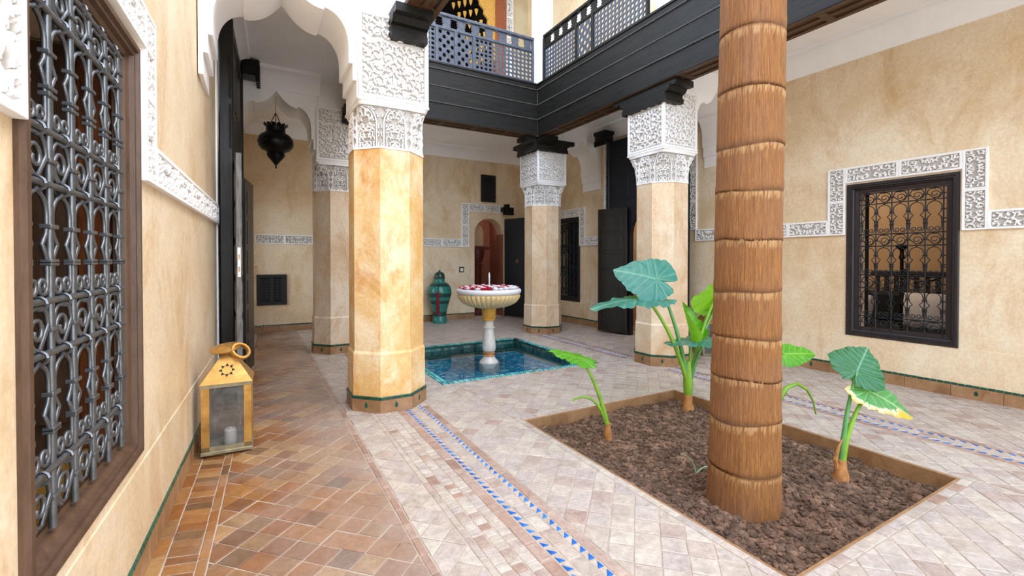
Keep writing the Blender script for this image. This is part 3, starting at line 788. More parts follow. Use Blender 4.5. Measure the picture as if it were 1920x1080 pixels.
def column(x, y, mat, label, faces, single_tiles):
    t = thing('column', label, 'column', (x, y, 0), 0, 'octagonal courtyard columns')
    obj('plinth', oct_prof([(.300, -.01), (.304, 0), (.304, .101)]), 'plinth', t)
    obj('shaft', oct_prof([(.294, .09), (.296, .126), (.294, .455), (.283, .475), (.283, 2.075)]), mat, t)
    tm = MB(); R_ = 0.302
    for k in range(8):
        a = k * PI / 4; side = 2 * R_ * math.tan(PI / 8); n = 5
        for q in range(n):
            u0 = -side / 2 + q * side / n + .002; u1 = -side / 2 + (q + 1) * side / n - .002; mb = MB()
            mb.box((R_ - .03, u0, .102), (R_ + .006, u1, .1245), .002)
            c, s = math.cos(a), math.sin(a); mb.v = [(c * p[0] - s * p[1], s * p[0] + c * p[1], p[2]) for p in mb.v]
            if single_tiles and math.cos(a) * -x + math.sin(a) * -y > -0.2 * math.hypot(x, y): obj('green_tile', mb, 'green_tile', t)
            else: tm.add(mb.v, mb.f)
    o = obj('green_tile_strip', tm, 'green_tile', t); o['kind'] = 'stuff'
    for k in (5, 6, 7, 4):
        a = k * PI / 4; mb = MB(); pts = [(0.013 * math.sin(q), 0.05 - 0.017 * math.cos(q)) for q in [2 * PI * e / 12 for e in range(12)]]
        pts = [(p, z if z < .052 else z + 0.016 * (1 - abs(p) / .013)) for p, z in pts]
        mb.prism(pts, 'x', .300, .3065); c, s = math.cos(a), math.sin(a); mb.v = [(c * p[0] - s * p[1], s * p[0] + c * p[1], p[2]) for p in mb.v]
        obj('drop_inlay', mb, 'green_tile', t)
    link('capital', CAP, None, t)
    mb = MB(); mb.box((-HP + .026, -HP + .026, 2.42), (HP - .026, HP - .026, 3.45)); mb.box((-HP - .004, -HP - .004, 2.425), (HP + .004, HP + .004, 2.452), .006)
    obj('pier', mb, 'white', t)
    q = PANEL_W / 2; d = HP - .027
    for f in faces:
        o = link('carved_panel', panel_me, None, t)
        org, xa = {'-y': ((-q, -d, 2.455), (1, 0, 0)), '-x': ((-d, q, 2.455), (0, -1, 0)), '+x': ((d, -q, 2.455), (0, 1, 0)), '+y': ((q, d, 2.455), (-1, 0, 0))}[f]
        orient(o, org, xa, (0, 0, 1))
    return t
column(0.97, 3.88, 'ochre', 'near left octagonal column, bright ochre shaft under a white carved capital', ('-y', '+x'), True)
column(0.95, 6.42, 'buff', 'octagonal column half hidden behind the bright ochre one, dull brown shaft', ('-y', '+x'), False)
column(4.19, 6.37, 'buff', 'far octagonal column right behind the fountain, pale buff shaft', ('-y', '-x'), False)
column(4.20, 3.83, 'buff', 'buff octagonal column behind the large leafy plant', ('-y', '-x'), True)

# corbels of dark wood on the column heads
def corbel_mb(axis, c, w0, w1):
    prof = [(-.34, 2.935), (.34, 2.935), (.34, 2.985), (.325, 2.99), (.325, 3.03), (.36, 3.04), (.385, 3.075), (.40, 3.10), (.41, 3.075), (.47, 3.075), (.47, 3.14),
            (-.47, 3.14), (-.47, 3.075), (-.41, 3.075), (-.40, 3.10), (-.385, 3.075), (-.36, 3.04), (-.325, 3.03), (-.325, 2.99), (-.34, 2.985)]
    return MB().prism([(c + p, z) for p, z in prof], axis, w0, w1)
def corbel(x0, x1, y, label, cross=None):
    t = thing('corbel', label, 'corbel', (0, 0, 0), 0, 'black wooden corbels on the column heads')
    obj('bracket', corbel_mb('x', y, x0, x1), 'black_y', t)
    if cross: obj('bracket', corbel_mb('y', cross[0], cross[1], cross[2]), 'black_x', t)
    return t
corbel(0.93, 1.222, 3.88, 'black wooden corbel on the head of the near ochre column')
corbel(0.98, 1.244, 6.42, 'black wooden corbel on the head of the half hidden left column')
corbel(3.888, 4.17, 6.37, 'black wooden corbel pair on the far column, under the balcony corner', (4.15, 6.07, 6.35))
corbel(3.886, 4.17, 3.83, 'black wooden corbel on the column behind the large plant')

# ------------------------------------------------------------------ arches across the galleries
HALF = [(0.0, 3.235)]
for k in range(1, 9):
    a = k / 8 * PI / 2 * .93; HALF.append((0.245 * math.sin(a) ** 1.05, 3.235 - 0.185 * (1 - math.cos(a)) ** .62 * 1.06))
HALF = [(0.0, 3.235)] + [(0.25 * (k / 8), 3.235 - .18 * (1 - (1 - k / 8) ** 2.1)) for k in range(1, 9)]
HALF += [(0.255, 3.075)]
for k in range(1, 11):
    a = k / 10 * PI / 2; HALF.append((0.255 + 0.165 * math.sin(a), 3.07 - 0.25 * (1 - math.cos(a))))
HALF += [(.42, 2.70), (.447, 2.70), (.447, 2.575), (.474, 2.575), (.474, 2.43), (.5, 2.43)]
def arch(x0, x1, y0, y1, label):
    cx, sc = (x0 + x1) / 2, (x1 - x0) / 1.0
    prof = [(cx + p * sc, z) for p, z in HALF]
    left = [(cx - p * sc, z) for p, z in HALF[1:]]
    poly = [(x0, 3.46), (x1, 3.46)] + prof[::-1] + left
    o = obj('arch', MB().prism(poly, 'y', y0, y1), 'whitewash', None, smooth=24)
    return tag(o, label, 'arch', 'lobed white arches across the galleries')
arch(-0.318, 0.714, 3.64, 4.10, 'large white lobed arch between the left wall and the near ochre column')
arch(-0.222, 0.694, 6.17, 6.65, 'white lobed arch with the black lantern hanging under it')
arch(4.446, 5.256, 6.15, 6.63, 'white lobed arch between the far column and the right wall')
arch(4.456, 5.306, 3.60, 4.08, 'white lobed arch partly behind the palm trunk')

# ------------------------------------------------------------------ balcony fascia, soffit, balustrade
def fascia(axis, pos, a, b, out, label, mat):
    """boards with rope mouldings; axis 'y': runs along y at x=pos; out=-1/+1 is the courtyard side"""
    t = thing('balcony_beam', label, 'beam', (0, 0, 0), 0, 'dark boarded balcony beams')
    zs = [3.135, 3.375, 3.60, 3.835, 3.93]; back = pos - out * .06
    def bx(mb, p0, p1, z0, z1, bev=.004):
        lo, hi = sorted((p0, p1))
        return mb.box((lo, a, z0), (hi, b, z1), bev) if axis == 'y' else mb.box((a, lo, z0), (b, hi, z1), bev)
    for k in range(4):
        obj('plank', bx(MB(), back, pos + out * .006 * (k % 2), zs[k] + .004, zs[k + 1] - .002), mat, t)
        if k:
            mb = MB(); n = int((b - a) / .024); z = zs[k]; d = pos + out * .008
            for q in range(n + 1):
                u = a + q * (b - a) / n; p = (d, u, z) if axis == 'y' else (u, d, z)
                mb.box((p[0] - .011, p[1] - .009, p[2] - .008), (p[0] + .011, p[1] + .009, p[2] + .008), .004)
            o = obj('rope_moulding', mb, 'rope', t); o['kind'] = 'stuff'
    bx_ = MB(); bx(bx_, pos, pos + out * .02, 3.905, 3.935); obj('sill', bx_, mat, t)
    # coffered soffit
    w = .27; lo, hi = sorted((pos - out * .005, pos - out * w))
    sof = MB()
    if axis == 'y': sof.box((lo, a, 3.150), (hi, b, 3.175))
    else: sof.box((a, lo, 3.150), (b, hi, 3.175))
    sf = obj('soffit', sof, 'soffit', t); rails = MB()
    for r0, r1 in ((lo, lo + .045), (hi - .045, hi), ((lo + hi) / 2 - .02, (lo + hi) / 2 + .02)):
        rails.box((r0, a, 3.136), (r1, b, 3.151)) if axis == 'y' else rails.box((a, r0, 3.136), (b, r1, 3.151))
    n = int((b - a) / .45)
    for q in range(n + 1):
        u = a + q * (b - a) / max(1, n); u0, u1 = max(a, u - .03), min(b, u + .03)
        mb = MB().box((lo + .001, u0, 3.1345), (hi - .001, u1, 3.1505)) if axis == 'y' else MB().box((u0, lo + .001, 3.1345), (u1, hi - .001, 3.1505))
        obj('cross_batten', mb, 'soffit', sf)
    obj('long_battens', rails, 'soffit', sf)['kind'] = 'stuff'
    return t
fascia('y', 3.85, -3.0, 6.0, -1, 'dark boarded beam of the right balcony running behind the palm', 'black_y')
fascia('x', 6.00, 1.28, 3.85, -1, 'dark boarded beam of the far balcony above the fountain', 'black_x')
fascia('y', 1.28, 2.9, 6.0, 1, 'dark boarded beam of the left balcony ending behind the near capital', 'black_y')

def lattice(w, h, cell, rot45, t=0.012):
    """board pierced by a grid of octagonal holes; local x along, z up"""
    mb = MB(); s = cell / (math.sqrt(2) if rot45 else 1); nx = max(1, round(w / s)); nz = max(1, round(h / s)); sx, sz = w / nx, h / nz
    for i in range(nx):
        for j in range(nz):
            if rot45 and (i + j) % 2:
                x0, z0 = i * sx, j * sz; mb.box((x0, -t / 2, z0), (x0 + sx, t / 2, z0 + sz)); continue
            cx, cz = (i + .5) * sx, (j + .5) * sz; k = len(mb.v)
            rx = 0.36 * sx if not rot45 else 0.47 * sx; rz = 0.36 * sz if not rot45 else 0.47 * sz
            for y in (-t / 2, t / 2):
                for q in range(8):
                    a = q * PI / 4; m = max(abs(math.cos(a)), abs(math.sin(a)))
                    mb.v.append((cx + math.cos(a) / m * sx / 2, y, cz + math.sin(a) / m * sz / 2))
                for q in range(8):
                    a = q * PI / 4; mb.v.append((cx + math.cos(a) * rx, y, cz + math.sin(a) * rz))
            for q in range(8):
                q2 = (q + 1) % 8
                mb.f.append((k + q, k + q2, k + 8 + q2, k + 8 + q)); mb.f.append((k + 16 + q, k + 24 + q, k + 24 + q2, k + 16 + q2))
                mb.f.append((k + 8 + q, k + 8 + q2, k + 24 + q2, k + 24 + q))
    return mb
def balustrade(org, rotz, length, posts, label, mats):
    """posts: list of (x, kind) panel starts; local x along, z up from 3.935"""
    t = thing('balustrade', label, 'balustrade', org, rotz, 'pierced wooden balustrades of the balconies')
    m1, m2 = mats
    obj('top_rail', MB().box((0, -.035, .655), (length, .035, .70), .008), m1, t)
    obj('mid_rail', MB().box((0, -.022, .475), (length, .022, .515), .006), m1, t)
    obj('bottom_rail', MB().box((0, -.022, .0), (length, .022, .03), .006), m1, t)
    for k, (x, kind) in enumerate(posts):
        x1 = posts[k + 1][0] if k + 1 < len(posts) else length
        obj('post', MB().box((x - .022, -.026, 0), (x + .022, .026, .66 if k == 0 else .48), .005), m1, t)
        w = x1 - x - .044
        if kind and w > .05: link('lattice_panel', lattice(w, .445, .068 if kind == 1 else .092, kind == 2).mesh('lattice'), m2, t, (x + .022, 0, .03))
    obj('post', MB().box((length - .03, -.026, 0), (length, .026, .66), .005), m1, t)
    n = max(2, round(length / .215)); p = length / n
    for q in range(n):
        c = (q + .5) * p; half = [(.052, 0), (.062, .03), (.040, .045), (.068, .062), (.046, .078), (.074, .094), (.05, .108), (.085, .14)]
        poly = [(c - a, .515 + b) for a, b in half] + [(c + a, .515 + b) for a, b in half[::-1]]
        obj('merlon', MB().prism(poly, 'y', -.008, .008), m1, t)
    return t
balustrade((1.36, 6.03, 3.935), 0, 2.43, [(0, 1), (.40, 1), (.848, 2), (1.132, 2), (1.413, 1)], 'pierced balustrade of the far balcony, facing the camera', ('grey_rail', 'grey_rail'))
balustrade((3.885, 5.86, 3.935), -PI / 2, 2.12, [(0, 1), (.80, 2), (1.15, 1)], 'pierced balustrade of the right balcony, seen at a slant', ('black_x', 'grey_rail'))
for (x, y), lab in zip(((4.06, 6.19), (4.16, 3.45)), ('white round upper column at the inside corner of the balconies', 'white round upper column at the end of the right balustrade')):
    t = thing('upper_column', lab, 'column', (x, y, 3.9), 0, 'white upper columns')
    obj('shaft', MB().lathe([(.20, 0), (.20, .03), (.172, .05), (.168, 3.0)], 40), 'whitewash', t, smooth=40)
    if y < 5: obj('base_block', MB().box((-.24, -.22, 0), (.24, .22, .55)), 'whitewash', t)
fr = struct(link('trim_15', MB().box((-.012, 3.5, 5.60), (0, 8.4, 5.78)).mesh('t'), 'white', None, *RFRAME), 'white stucco band high on the upper right wall')

# ------------------------------------------------------------------ wrought iron grilles
def arc(cx, cz, r, a0, a1, n): return [(cx + r * math.cos(a0 + (a1 - a0) * k / n), cz + r * math.sin(a0 + (a1 - a0) * k / n)) for k in range(n + 1)]
def spiral(cx, cz, r0, r1, a0, turns, n): return [(cx + (r0 + (r1 - r0) * k / n) * math.cos(a0 + turns * 2 * PI * k / n), cz + (r0 + (r1 - r0) * k / n) * math.sin(a0 + turns * 2 * PI * k / n)) for k in range(n + 1)]
def tall_rod(w, h, r, rr):
    """half of an arched cell: from the ring at the top centre, round to the bar, past a knuckle, down to a curl"""
    o = r + rr + .001; R = w / 2 - o
    pts = [(w / 2, h - r - rr)] + arc(w / 2, h - r - rr - R * 1.15, R, PI / 2, 0, 8)[1:]
    x = w - o; top = pts[-1][1]
    pts += [(x, top - .02), (x, top - .03), (x - .006, top - .045), (x - .026, top - .068), (x - .006, top - .092), (x, top - .105)]
    zc = .036
    pts += [(x, .10), (x, zc + .02)]
    pts += [(x - .027 + q[0], zc + q[1]) for q in [(0.027 * (1 - .7 * k / 14) * math.cos(-k / 14 * 2.6 * PI), 0.024 * (1 - .7 * k / 14) * math.sin(-k / 14 * 2.6 * PI)) for k in range(15)]]
    return pts
def scroll_rod(w, h, r, rr):
    o = r + rr + .001; R = w / 2 - o
    pts = [(w / 2, h - r - rr)] + arc(w / 2, h * .5 + .002, R, PI / 2, 0, 8)[1:]
    pts[1:5] = [(p[0], min(p[1], h - r - rr)) for p in pts[1:5]]
    m = len(pts); c = (w * .47, h * .44)
    return [(p[0], p[1]) for p in pts] + [(c[0] + (R + .0 - (R - .012) * min(1, .12 + .88 * k / 22)) * math.cos(-k / 22 * 3.1 * PI), c[1] + (min(R, h * .38) * (1 - .8 * k / 22)) * math.sin(-k / 22 * 3.1 * PI)) for k in range(3, 23)]
def sweep_rod(w, h, r, rr):
    o = r + rr + .001; R = w / 2 - o
    pts = [(w / 2, h - r - rr)] + [(w - p[0], min(p[1], h - r - rr)) for p in arc(w / 2, h * .5 + .002, R, PI / 2, 0, 8)[1:]]
    return pts + [(o + .002, h * .36), (o + .012, h * .2), (o + .03, r + rr)]
def rod_mesh(pts, r, sides, flip=None):
    if flip is not None: pts = [(flip - p[0], p[1]) for p in pts]
    return MB().tube([(0, p[0], p[1]) for p in pts], r, sides).mesh('rod', 50)
def grille(root, u_bars, zlev, d, mat, r=.0095, rr=.006, sides=7, merge=False):
    g = empty('grille', root, (d, 0, 0)); w = (u_bars[-1] - u_bars[0]) / (len(u_bars) - 1)
    def add(name, me, loc):
        if not me.materials: me.materials.append(M[mat])
        return link(name, me, None, g, loc)
    z0, z1 = zlev[0], zlev[-1]
    vb = MB().tube([(0, 0, z0 - .02), (0, 0, z1 + .015)], r, sides + 1).mesh('bar', 50)
    for u in u_bars: add('vertical_bar', vb, (0, u, 0))
    hb = MB().tube([(0, u_bars[0] - .02, 0), (0, u_bars[-1] + .02, 0)], r, sides + 1).mesh('bar', 50)
    for z in zlev[(1 if True else 0):]: add('horizontal_bar', hb, (.003, 0, z))
    clamp = MB().box((-r - .003, -r - 2 * rr - .003, -.0055), (r + .003, r + 2 * rr + .003, .0055), .002).mesh('clamp')
    ring = MB().tube([((r + rr + .001) * math.cos(a), 0, (r + rr + .002) * math.sin(a)) for a in [2 * PI * k / 10 for k in range(11)]], .0035, 5, False).mesh('ring', 60)
    cache = {}
    for j in range(len(zlev) - 1):
        h = zlev[j + 1] - zlev[j]; tall = h > .2
        for i in range(len(u_bars) - 1):
            key = (tall, round(h, 3))
            if key not in cache:
                if tall: cache[key] = [rod_mesh(tall_rod(w, h, r, rr), rr, sides), rod_mesh(tall_rod(w, h, r, rr), rr, sides, w)]
                else: cache[key] = [rod_mesh(scroll_rod(w, h, r, rr), rr, sides), rod_mesh(sweep_rod(w, h, r, rr), rr, sides)]
            for me in cache[key]: add('scroll_rod', me, (0, u_bars[i], zlev[j]))
            add('ring', ring, (.003, u_bars[i] + w / 2, zlev[j + 1] - .004))
        R = w / 2 - (r + rr + .001)
        for u in u_bars:
            if tall:
                top = h - r - rr - R * 1.15
                for zz in (top - .025, top - .108, .088): add('clamp', clamp, (0, u, zlev[j] + zz))
            else: add('clamp', clamp, (0, u, zlev[j] + h * .45))
    return g
def moulded_frame(root, u0, u1, z0, z1, w, sgn, mat, d0=-.05, d1=.018):
    """mitred frame with stepped mouldings; room on side sgn"""
    steps = [(0, d1 * .5), (.008, d1), (.026, d1), (.03, d1 * .4), (.044, d1 * .4), (.048, -.008), (.060, -.016), (.064, -.03), (w, -.034), (w, d0), (0, d0)]
    def corner(off): return [(u0 + off, z0 + off), (u1 - off, z0 + off), (u1 - off, z1 - off), (u0 + off, z1 - off)]
    f = empty('frame', root)
    for k in range(4):
        mb = MB(); n = len(steps)
        vs = [(sgn * d, *corner(o)[k]) for o, d in steps] + [(sgn * d, *corner(o)[(k + 1) % 4]) for o, d in steps]
        mb.add(vs, [(i, (i + 1) % n, n + (i + 1) % n, n + i) for i in range(n)])
        me = mb.mesh('rail'); bm = bmesh.new(); bm.from_mesh(me); bmesh.ops.holes_fill(bm, edges=bm.edges); bmesh.ops.recalc_face_normals(bm, faces=bm.faces); bm.to_mesh(me); bm.free()
        link('stile' if k % 2 else 'rail', me, mat, f)
    return f
def room(name, frame, u0, u1, depth, z1, mat, label, side, axis='x', z0=-.02, d0=.3):
    mb = MB()
    a, b = sorted((-side * d0, -side * (d0 + depth)))
    if axis == 'x': c = [(a, u0), (b, u0), (b, u1), (a, u1)]; open_edge = 3 if side > 0 else None
    else: c = [(u0, a), (u1, a), (u1, b), (u0, b)]
    mb.add([(*p, z0) for p in c] + [(*p, z1) for p in c], [(0, 1, 2, 3), (7, 6, 5, 4)])
    sides = [(0, 1, 5, 4), (1, 2, 6, 5), (2, 3, 7, 6), (3, 0, 4, 7)]
    skip = {('x', 1): 1, ('x', -1): 3, ('y', -1): 0}[(axis, side)]
    mb.f += [s for k, s in enumerate(sides) if k != skip]
    return struct(obj(name, mb, mat, None, *frame), label)

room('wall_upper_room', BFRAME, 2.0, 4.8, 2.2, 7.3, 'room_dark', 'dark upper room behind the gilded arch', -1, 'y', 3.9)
w1 = struct(empty('window_1', None, *LFRAME), 'large foreground window with a wrought iron scroll grille in a brown wooden frame')
moulded_frame(w1, 1.275, 2.165, .48, 1.985, .075, 1, 'brown_frame')
grille(w1, [1.36 + k * .1345 for k in range(6)], [.575, .704, .979, 1.103, 1.378, 1.503, 1.79, 1.90], -.02, 'iron', .0085, .0054, 8)
lin = empty('reveal_lining', w1)
obj('plank', MB().box((-.145, 2.102, .54), (-.04, 2.119, 1.93)), 'lining_or_shade_sheet', lin)
obj('plank', MB().box((-.29, 2.100, .54), (-.147, 2.119, 1.93)), 'brown_frame', lin)
for a, b in ((.64, 1.0), (1.05, 1.42), (1.47, 1.83)): obj('panel', MB().box((-.275, 2.093, a), (-.16, 2.101, b), .004), 'brown_frame', lin)
obj('sill_board', MB().box((-.29, 1.33, .528), (-.05, 2.09, .545)), 'room_gold', w1)
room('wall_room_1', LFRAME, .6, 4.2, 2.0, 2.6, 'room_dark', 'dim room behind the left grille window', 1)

w2 = struct(empty('window_2', None, *RFRAME), 'right wall window with a dark iron scroll grille in a black wooden frame')
moulded_frame(w2, 1.535, 2.40, .425, 1.97, .098, -1, 'dark_frame')
grille(w2, [1.652 + k * .1262 for k in range(6)], [.525, .634, .917, 1.048, 1.334, 1.452, 1.753, 1.862], .03, 'iron_dark', .006, .0042, 6)
room('wall_room_2', RFRAME, 1.0, 4.2, 2.0, 2.6, 'room_tan', 'tan room behind the right grille window', -1)
w3 = struct(empty('window_3', None, *RFRAME), 'narrow far window with a blue black iron grille beside the far column')
moulded_frame(w3, 6.72, 7.53, .41, 2.0, .09, -1, 'dark_frame')
grille(w3, [6.82 + k * .122 for k in range(6)], [.51, .62, .91, 1.03, 1.33, 1.45, 1.75, 1.87], .03, 'iron_dark', .008, .005, 5)
obj('lining_or_shade_sheet', MB().box((.31, 6.70, .38), (.34, 7.55, 2.05)), 'navy', w3)  # dark sheet standing in for the unlit space behind the grille

# room behind the right window: sofa, cushions, stand
t = thing('sofa', 'black sofa seen through the right window grille', 'sofa', (6.75, 2.55, 0))
obj('seat', MB().box((-.35, -.75, 0.0), (.4, .62, .42), .04), 'black', t); obj('backrest', MB().box((.28, -.75, .4), (.45, .62, .80), .05), 'black', t)
def cushion(label, loc, s, rz):
    bm = bmesh.new(); bmesh.ops.create_cube(bm, size=1); bmesh.ops.subdivide_edges(bm, edges=bm.edges, cuts=3, use_grid_fill=True)
    for v in bm.verts:
        q = v.co * 2; k = 1 - 0.32 * (q.x ** 4 * q.y ** 4) ** .25; v.co.z *= .35 + .65 * (1 - q.x ** 2 * .8) * (1 - q.y ** 2 * .8)
    me = bpy.data.meshes.new('cushion'); bm.to_mesh(me); bm.free(); me.polygons.foreach_set('use_smooth', [True] * len(me.polygons))
    o = link('cushion', me, 'linen', None, loc); o.scale = s; o.rotation_euler = (0, math.radians(-72), rz); return tag(o, label, 'cushion', 'white cushions on the black sofa')
cushion('large white cushion on the sofa behind the right window', (6.62, 2.17, .61), (.40, .40, .26), .1)
cushion('white cushion at the left edge of the right window, beside the dark curtain', (6.60, 2.80, .58), (.36, .20, .22), -.15)
t = thing('candle_stand', 'tall black candle stand inside the room behind the right window', 'candle stand', (6.12, 2.22, 0))
obj('pole', MB().lathe([(.16, 0), (.16, .02), (.03, .05), (.016, .1), (.016, .7), (.026, .72), (.016, .74), (.016, 1.2), (.03, 1.22), (.018, 1.26), (.018, 1.3), (.05, 1.33), (.06, 1.36), (.0, 1.37)], 16), 'lamp_black', t, smooth=50)
obj('arm', MB().tube([(0, -.02, 1.1)] + [(0, -.02 - .34 * k / 12, 1.1 - .13 * math.sin(PI * (.15 + .72 * k / 12))) for k in range(1, 13)], .009, 8), 'lamp_black', t)
t = thing('headboard', 'dark slatted wooden back rail behind the white cushions', 'bench', (7.35, 2.45, 0))
obj('rail', MB().box((-.03, -.75, .98), (.03, .55, 1.05), .008), 'dark_frame', t)
for k in range(12): obj('slat', MB().box((-.012, -.70 + k * .105, 0.0), (.012, -.65 + k * .105, .985)), 'dark_frame', t)
t = thing('curtain', 'dark curtain hanging at the side of the room behind the right window', 'curtain', (5.95, 2.62, 0))
mb = MB(); n = 40
prof = [(.03 * math.sin(k * 1.3), -.16 + .32 * k / n) for k in range(n + 1)]
vs = [(x, y, z) for z in (.02, 2.4) for x, y in prof]; mb.add(vs, [(k, k + 1, n + 2 + k, n + 1 + k) for k in range(n)])
c_o = obj('drape', mb, 'black', t); sm = c_o.modifiers.new('thick', 'SOLIDIFY'); sm.thickness = .012
lm = bpy.data.lights.new('room_lamp', 'POINT'); lm.energy = 16; lm.shadow_soft_size = .2; lm.color = (1, .85, .66)
lo = bpy.data.objects.new('room_lamp', lm); COL.objects.link(lo); lo.location = (6.3, 3.2, 2.2)

# ------------------------------------------------------------------ doors
def leaf(name, root, p0, p1, z0, z1, th, mat, panels, side, lock=False):
    """door leaf from hinge p0=(d,u) to free edge p1; panels on the side facing the courtyard"""
    v = Vector((p1[0] - p0[0], p1[1] - p0[1], 0)); L = v.length; ang = math.atan2(v.y, v.x)
    e = empty(name, root, (p0[0], p0[1], 0), ang)
    obj('board', MB().box((0, -th / 2, z0), (L, th / 2, z1), .004), mat, e)
    for sg in (-1, 1):
        for k in range(panels):
            a = z0 + .10 + (z1 - z0 - .16) * k / panels; b = z0 + .10 + (z1 - z0 - .16) * (k + 1) / panels - .06
            obj('panel', MB().box((.09, sg * th / 2 - .006, a), (L - .09, sg * th / 2 + .006, b), .005), mat, e)
    if lock:
        obj('lock_plate', MB().box((L - .001, -.011, 1.06), (L + .003, .011, 1.30), .001), 'steel', e)
        for z in (1.10, 1.20): obj('keeper_slot', MB().box((L + .001, -.006, z), (L + .0045, .006, z + .045)), 'rust', e)
    return e
def pivot_block(root, d0, d1, u, z, s):
    e = empty('pivot_block', root)
    lo, hi = sorted((d0, d1))
    obj('block', MB().box((lo, u - .11, z), (hi, u + .11, z + .12), .01), 'lamp_black', e)
    obj('cap_moulding', MB().box((lo, u - .14, z + .11), (hi + .0, u + .14, z + .17), .012), 'lamp_black', e)
    for k in range(4):
        uu = u - .10 + k * .067; obj('pendant', MB().box((min(d1, d1 - s * .04), uu - .024, z - .07), (max(d1, d1 - s * .04), uu + .024, z + .02), .006), 'lamp_black', e)
    return e
def tall_door(name, frame, y0, y1, wy0, wy1, ztop, s, label, matp):
    root = struct(empty(name, None, *frame), label)
    def bx(d0, d1, a, b, z0, z1, bev=.0): lo, hi = sorted((s * d0, s * d1)); return MB().box((lo, a, z0), (hi, b, z1), bev)
    obj('post', bx(0.015, .128, y0, y0 + .075, 0, ztop, .012), matp, root); obj('post', bx(0.015, .128, y1 - .075, y1, 0, ztop, .012), matp, root)
    obj('head_rail', bx(.02, .120, y0 + .075, y1 - .075, ztop - .10, ztop, .006), matp, root)
    L = empty('fixed_leaf', root)
    obj('board', bx(.03, .105, y0 + .075, wy0, 0, ztop - .10), matp, L); obj('board', bx(.03, .105, wy1, y1 - .075, 0, ztop - .10), matp, L)
    # arched head board over the wicket
    cy, rw = (wy0 + wy1) / 2, (wy1 - wy0) / 2
    lo, hi = sorted((s * .03, s * .105))
    poly = [(wy0, ztop - .10), (wy0, 1.55)] + [(cy - rw * math.cos(a) * (.86 if 3 < k < 13 and k % 4 == 0 else 1), 1.55 + .42 * math.sin(a)) for k, a in enumerate([PI * q / 16 for q in range(17)])] + [(wy1, 1.55), (wy1, ztop - .10)]
    obj('head_board', MB().prism(poly, 'x', lo, hi), matp, L)
    for k in range(5):
        a = wy0 - .2 + k * (wy1 - wy0 + .4) / 5
        for z in (2.18, 2.62): obj('carved_panel', bx(.10, .113, a + .02, a + (wy1 - wy0 + .4) / 5 - .02, z, z + .38, .006), 'navy' if s < 0 else matp, L)
    return root
d1 = tall_door('door_1', LFRAME, 4.712, 6.06, 4.86, 5.36, 3.33, 1, 'tall black wooden door at the left wall with its small leaves folded open', 'black_z')
leaf('door_leaf', d1, (.14, 4.84), (.188, 4.33), .03, 2.07, .042, 'worn', 6, 1, True)
b = leaf('door_leaf', d1, (.155, 5.37), (.21, 5.83), .03, 2.03, .042, 'black_z', 6, 1)
obj('lever_handle', MB().tube([(.42, -.02, 1.12), (.42, -.06, 1.12), (.32, -.065, 1.12)], .008, 8), 'brass', b)
pivot_block(d1, .12, .30, 5.98, 3.26, 1)
d2 = tall_door('door_2', RFRAME, 4.30, 5.895, 4.80, 5.36, 3.15, -1, 'tall blue black carved door of the right wall with folded leaves', 'navy')
leaf('door_leaf', d2, (-.15, 5.37), (-.285, 5.89), .03, 2.03, .045, 'black_z', 6, -1)
obj('floor_bolt', MB().tube([(-.30, 5.90, 0.0), (-.30, 5.90, .16)], .012, 8), 'brass', d2)
b = leaf('door_leaf', d2, (-.14, 4.78), (-.19, 4.24), .03, 2.05, .045, 'black_z', 6, -1, True)
pivot_block(d2, -.12, -.34, 5.83, 3.14, -1)
room('wall_room_3', RFRAME, 4.25, 6.2, 1.6, 2.6, 'room_tan', 'tan lobby seen through the right doorway', -1)
lm2 = bpy.data.lights.new('lobby_lamp', 'POINT'); lm2.energy = 10; lm2.shadow_soft_size = .15; lm2.color = (1, .85, .66)
lo2 = bpy.data.objects.new('lobby_lamp', lm2); COL.objects.link(lo2); lo2.location = (6.2, 5.1, 2.2)
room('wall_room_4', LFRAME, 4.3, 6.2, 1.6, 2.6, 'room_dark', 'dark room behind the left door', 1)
d3 = struct(empty('door_3', None, *BFRAME), 'blue black door leaf folded open beside the niche doorway')
lf = leaf('door_leaf', d3, (4.63, -.03), (4.80, -.53), .02, 2.06, .045, 'navy', 0, -1)
obj('ring_knocker', MB().tube([(.36 + .03 * math.cos(a), -.03, 1.17 + .03 * math.sin(a)) for a in [2 * PI * k / 14 for k in range(15)]], .006, 6, False), 'brass', lf)
e = empty('pivot_block', d3)
obj('block', MB().box((4.52, -.14, 2.20), (4.78, 0, 2.30), .01), 'lamp_black', e); obj('cap_moulding', MB().box((4.60, -.12, 2.30), (4.70, 0, 2.37), .01), 'lamp_black', e)
for k in range(5): obj('pendant', MB().box((4.525 + k * .052, -.155, 2.14), (4.567 + k * .052, -.115, 2.29), .006), 'lamp_black', e)
room('wall_niche', BFRAME, 3.55, 4.98, 1.1, 2.4, 'terracotta', 'terracotta walls of the niche behind the back wall', -1, 'y')
obj('reveal', MB().box((4.585, .0, 0), (4.60, .3, 1.74)), 'terracotta', wb)
t = thing('carved_pillar', 'dark red carved wooden pillar standing in the niche doorway', 'pillar', (4.28, 9.15, 0))
obj('shaft', MB().lathe([(.16, 0), (.16, .1), (.11, .14), (.10, 1.05), (.13, 1.09), (.10, 1.13), (.15, 1.25), (.17, 1.36), (.17, 1.42)], 20), 'red_wood', t, smooth=40)
obj('capital_block', MB().box((-.22, -.17, 1.42), (.22, .17, 1.50), .01), 'red_wood', t)
mb = MB(); poly = [(-.13, 1.5), (.13, 1.5)] + [(.13 * math.cos(a), 1.78 + .2 * math.sin(a)) for a in [PI * k / 12 for k in range(13)]]
obj('arched_panel', mb.prism(poly, 'y', -.05, .05), 'room_tan', t)
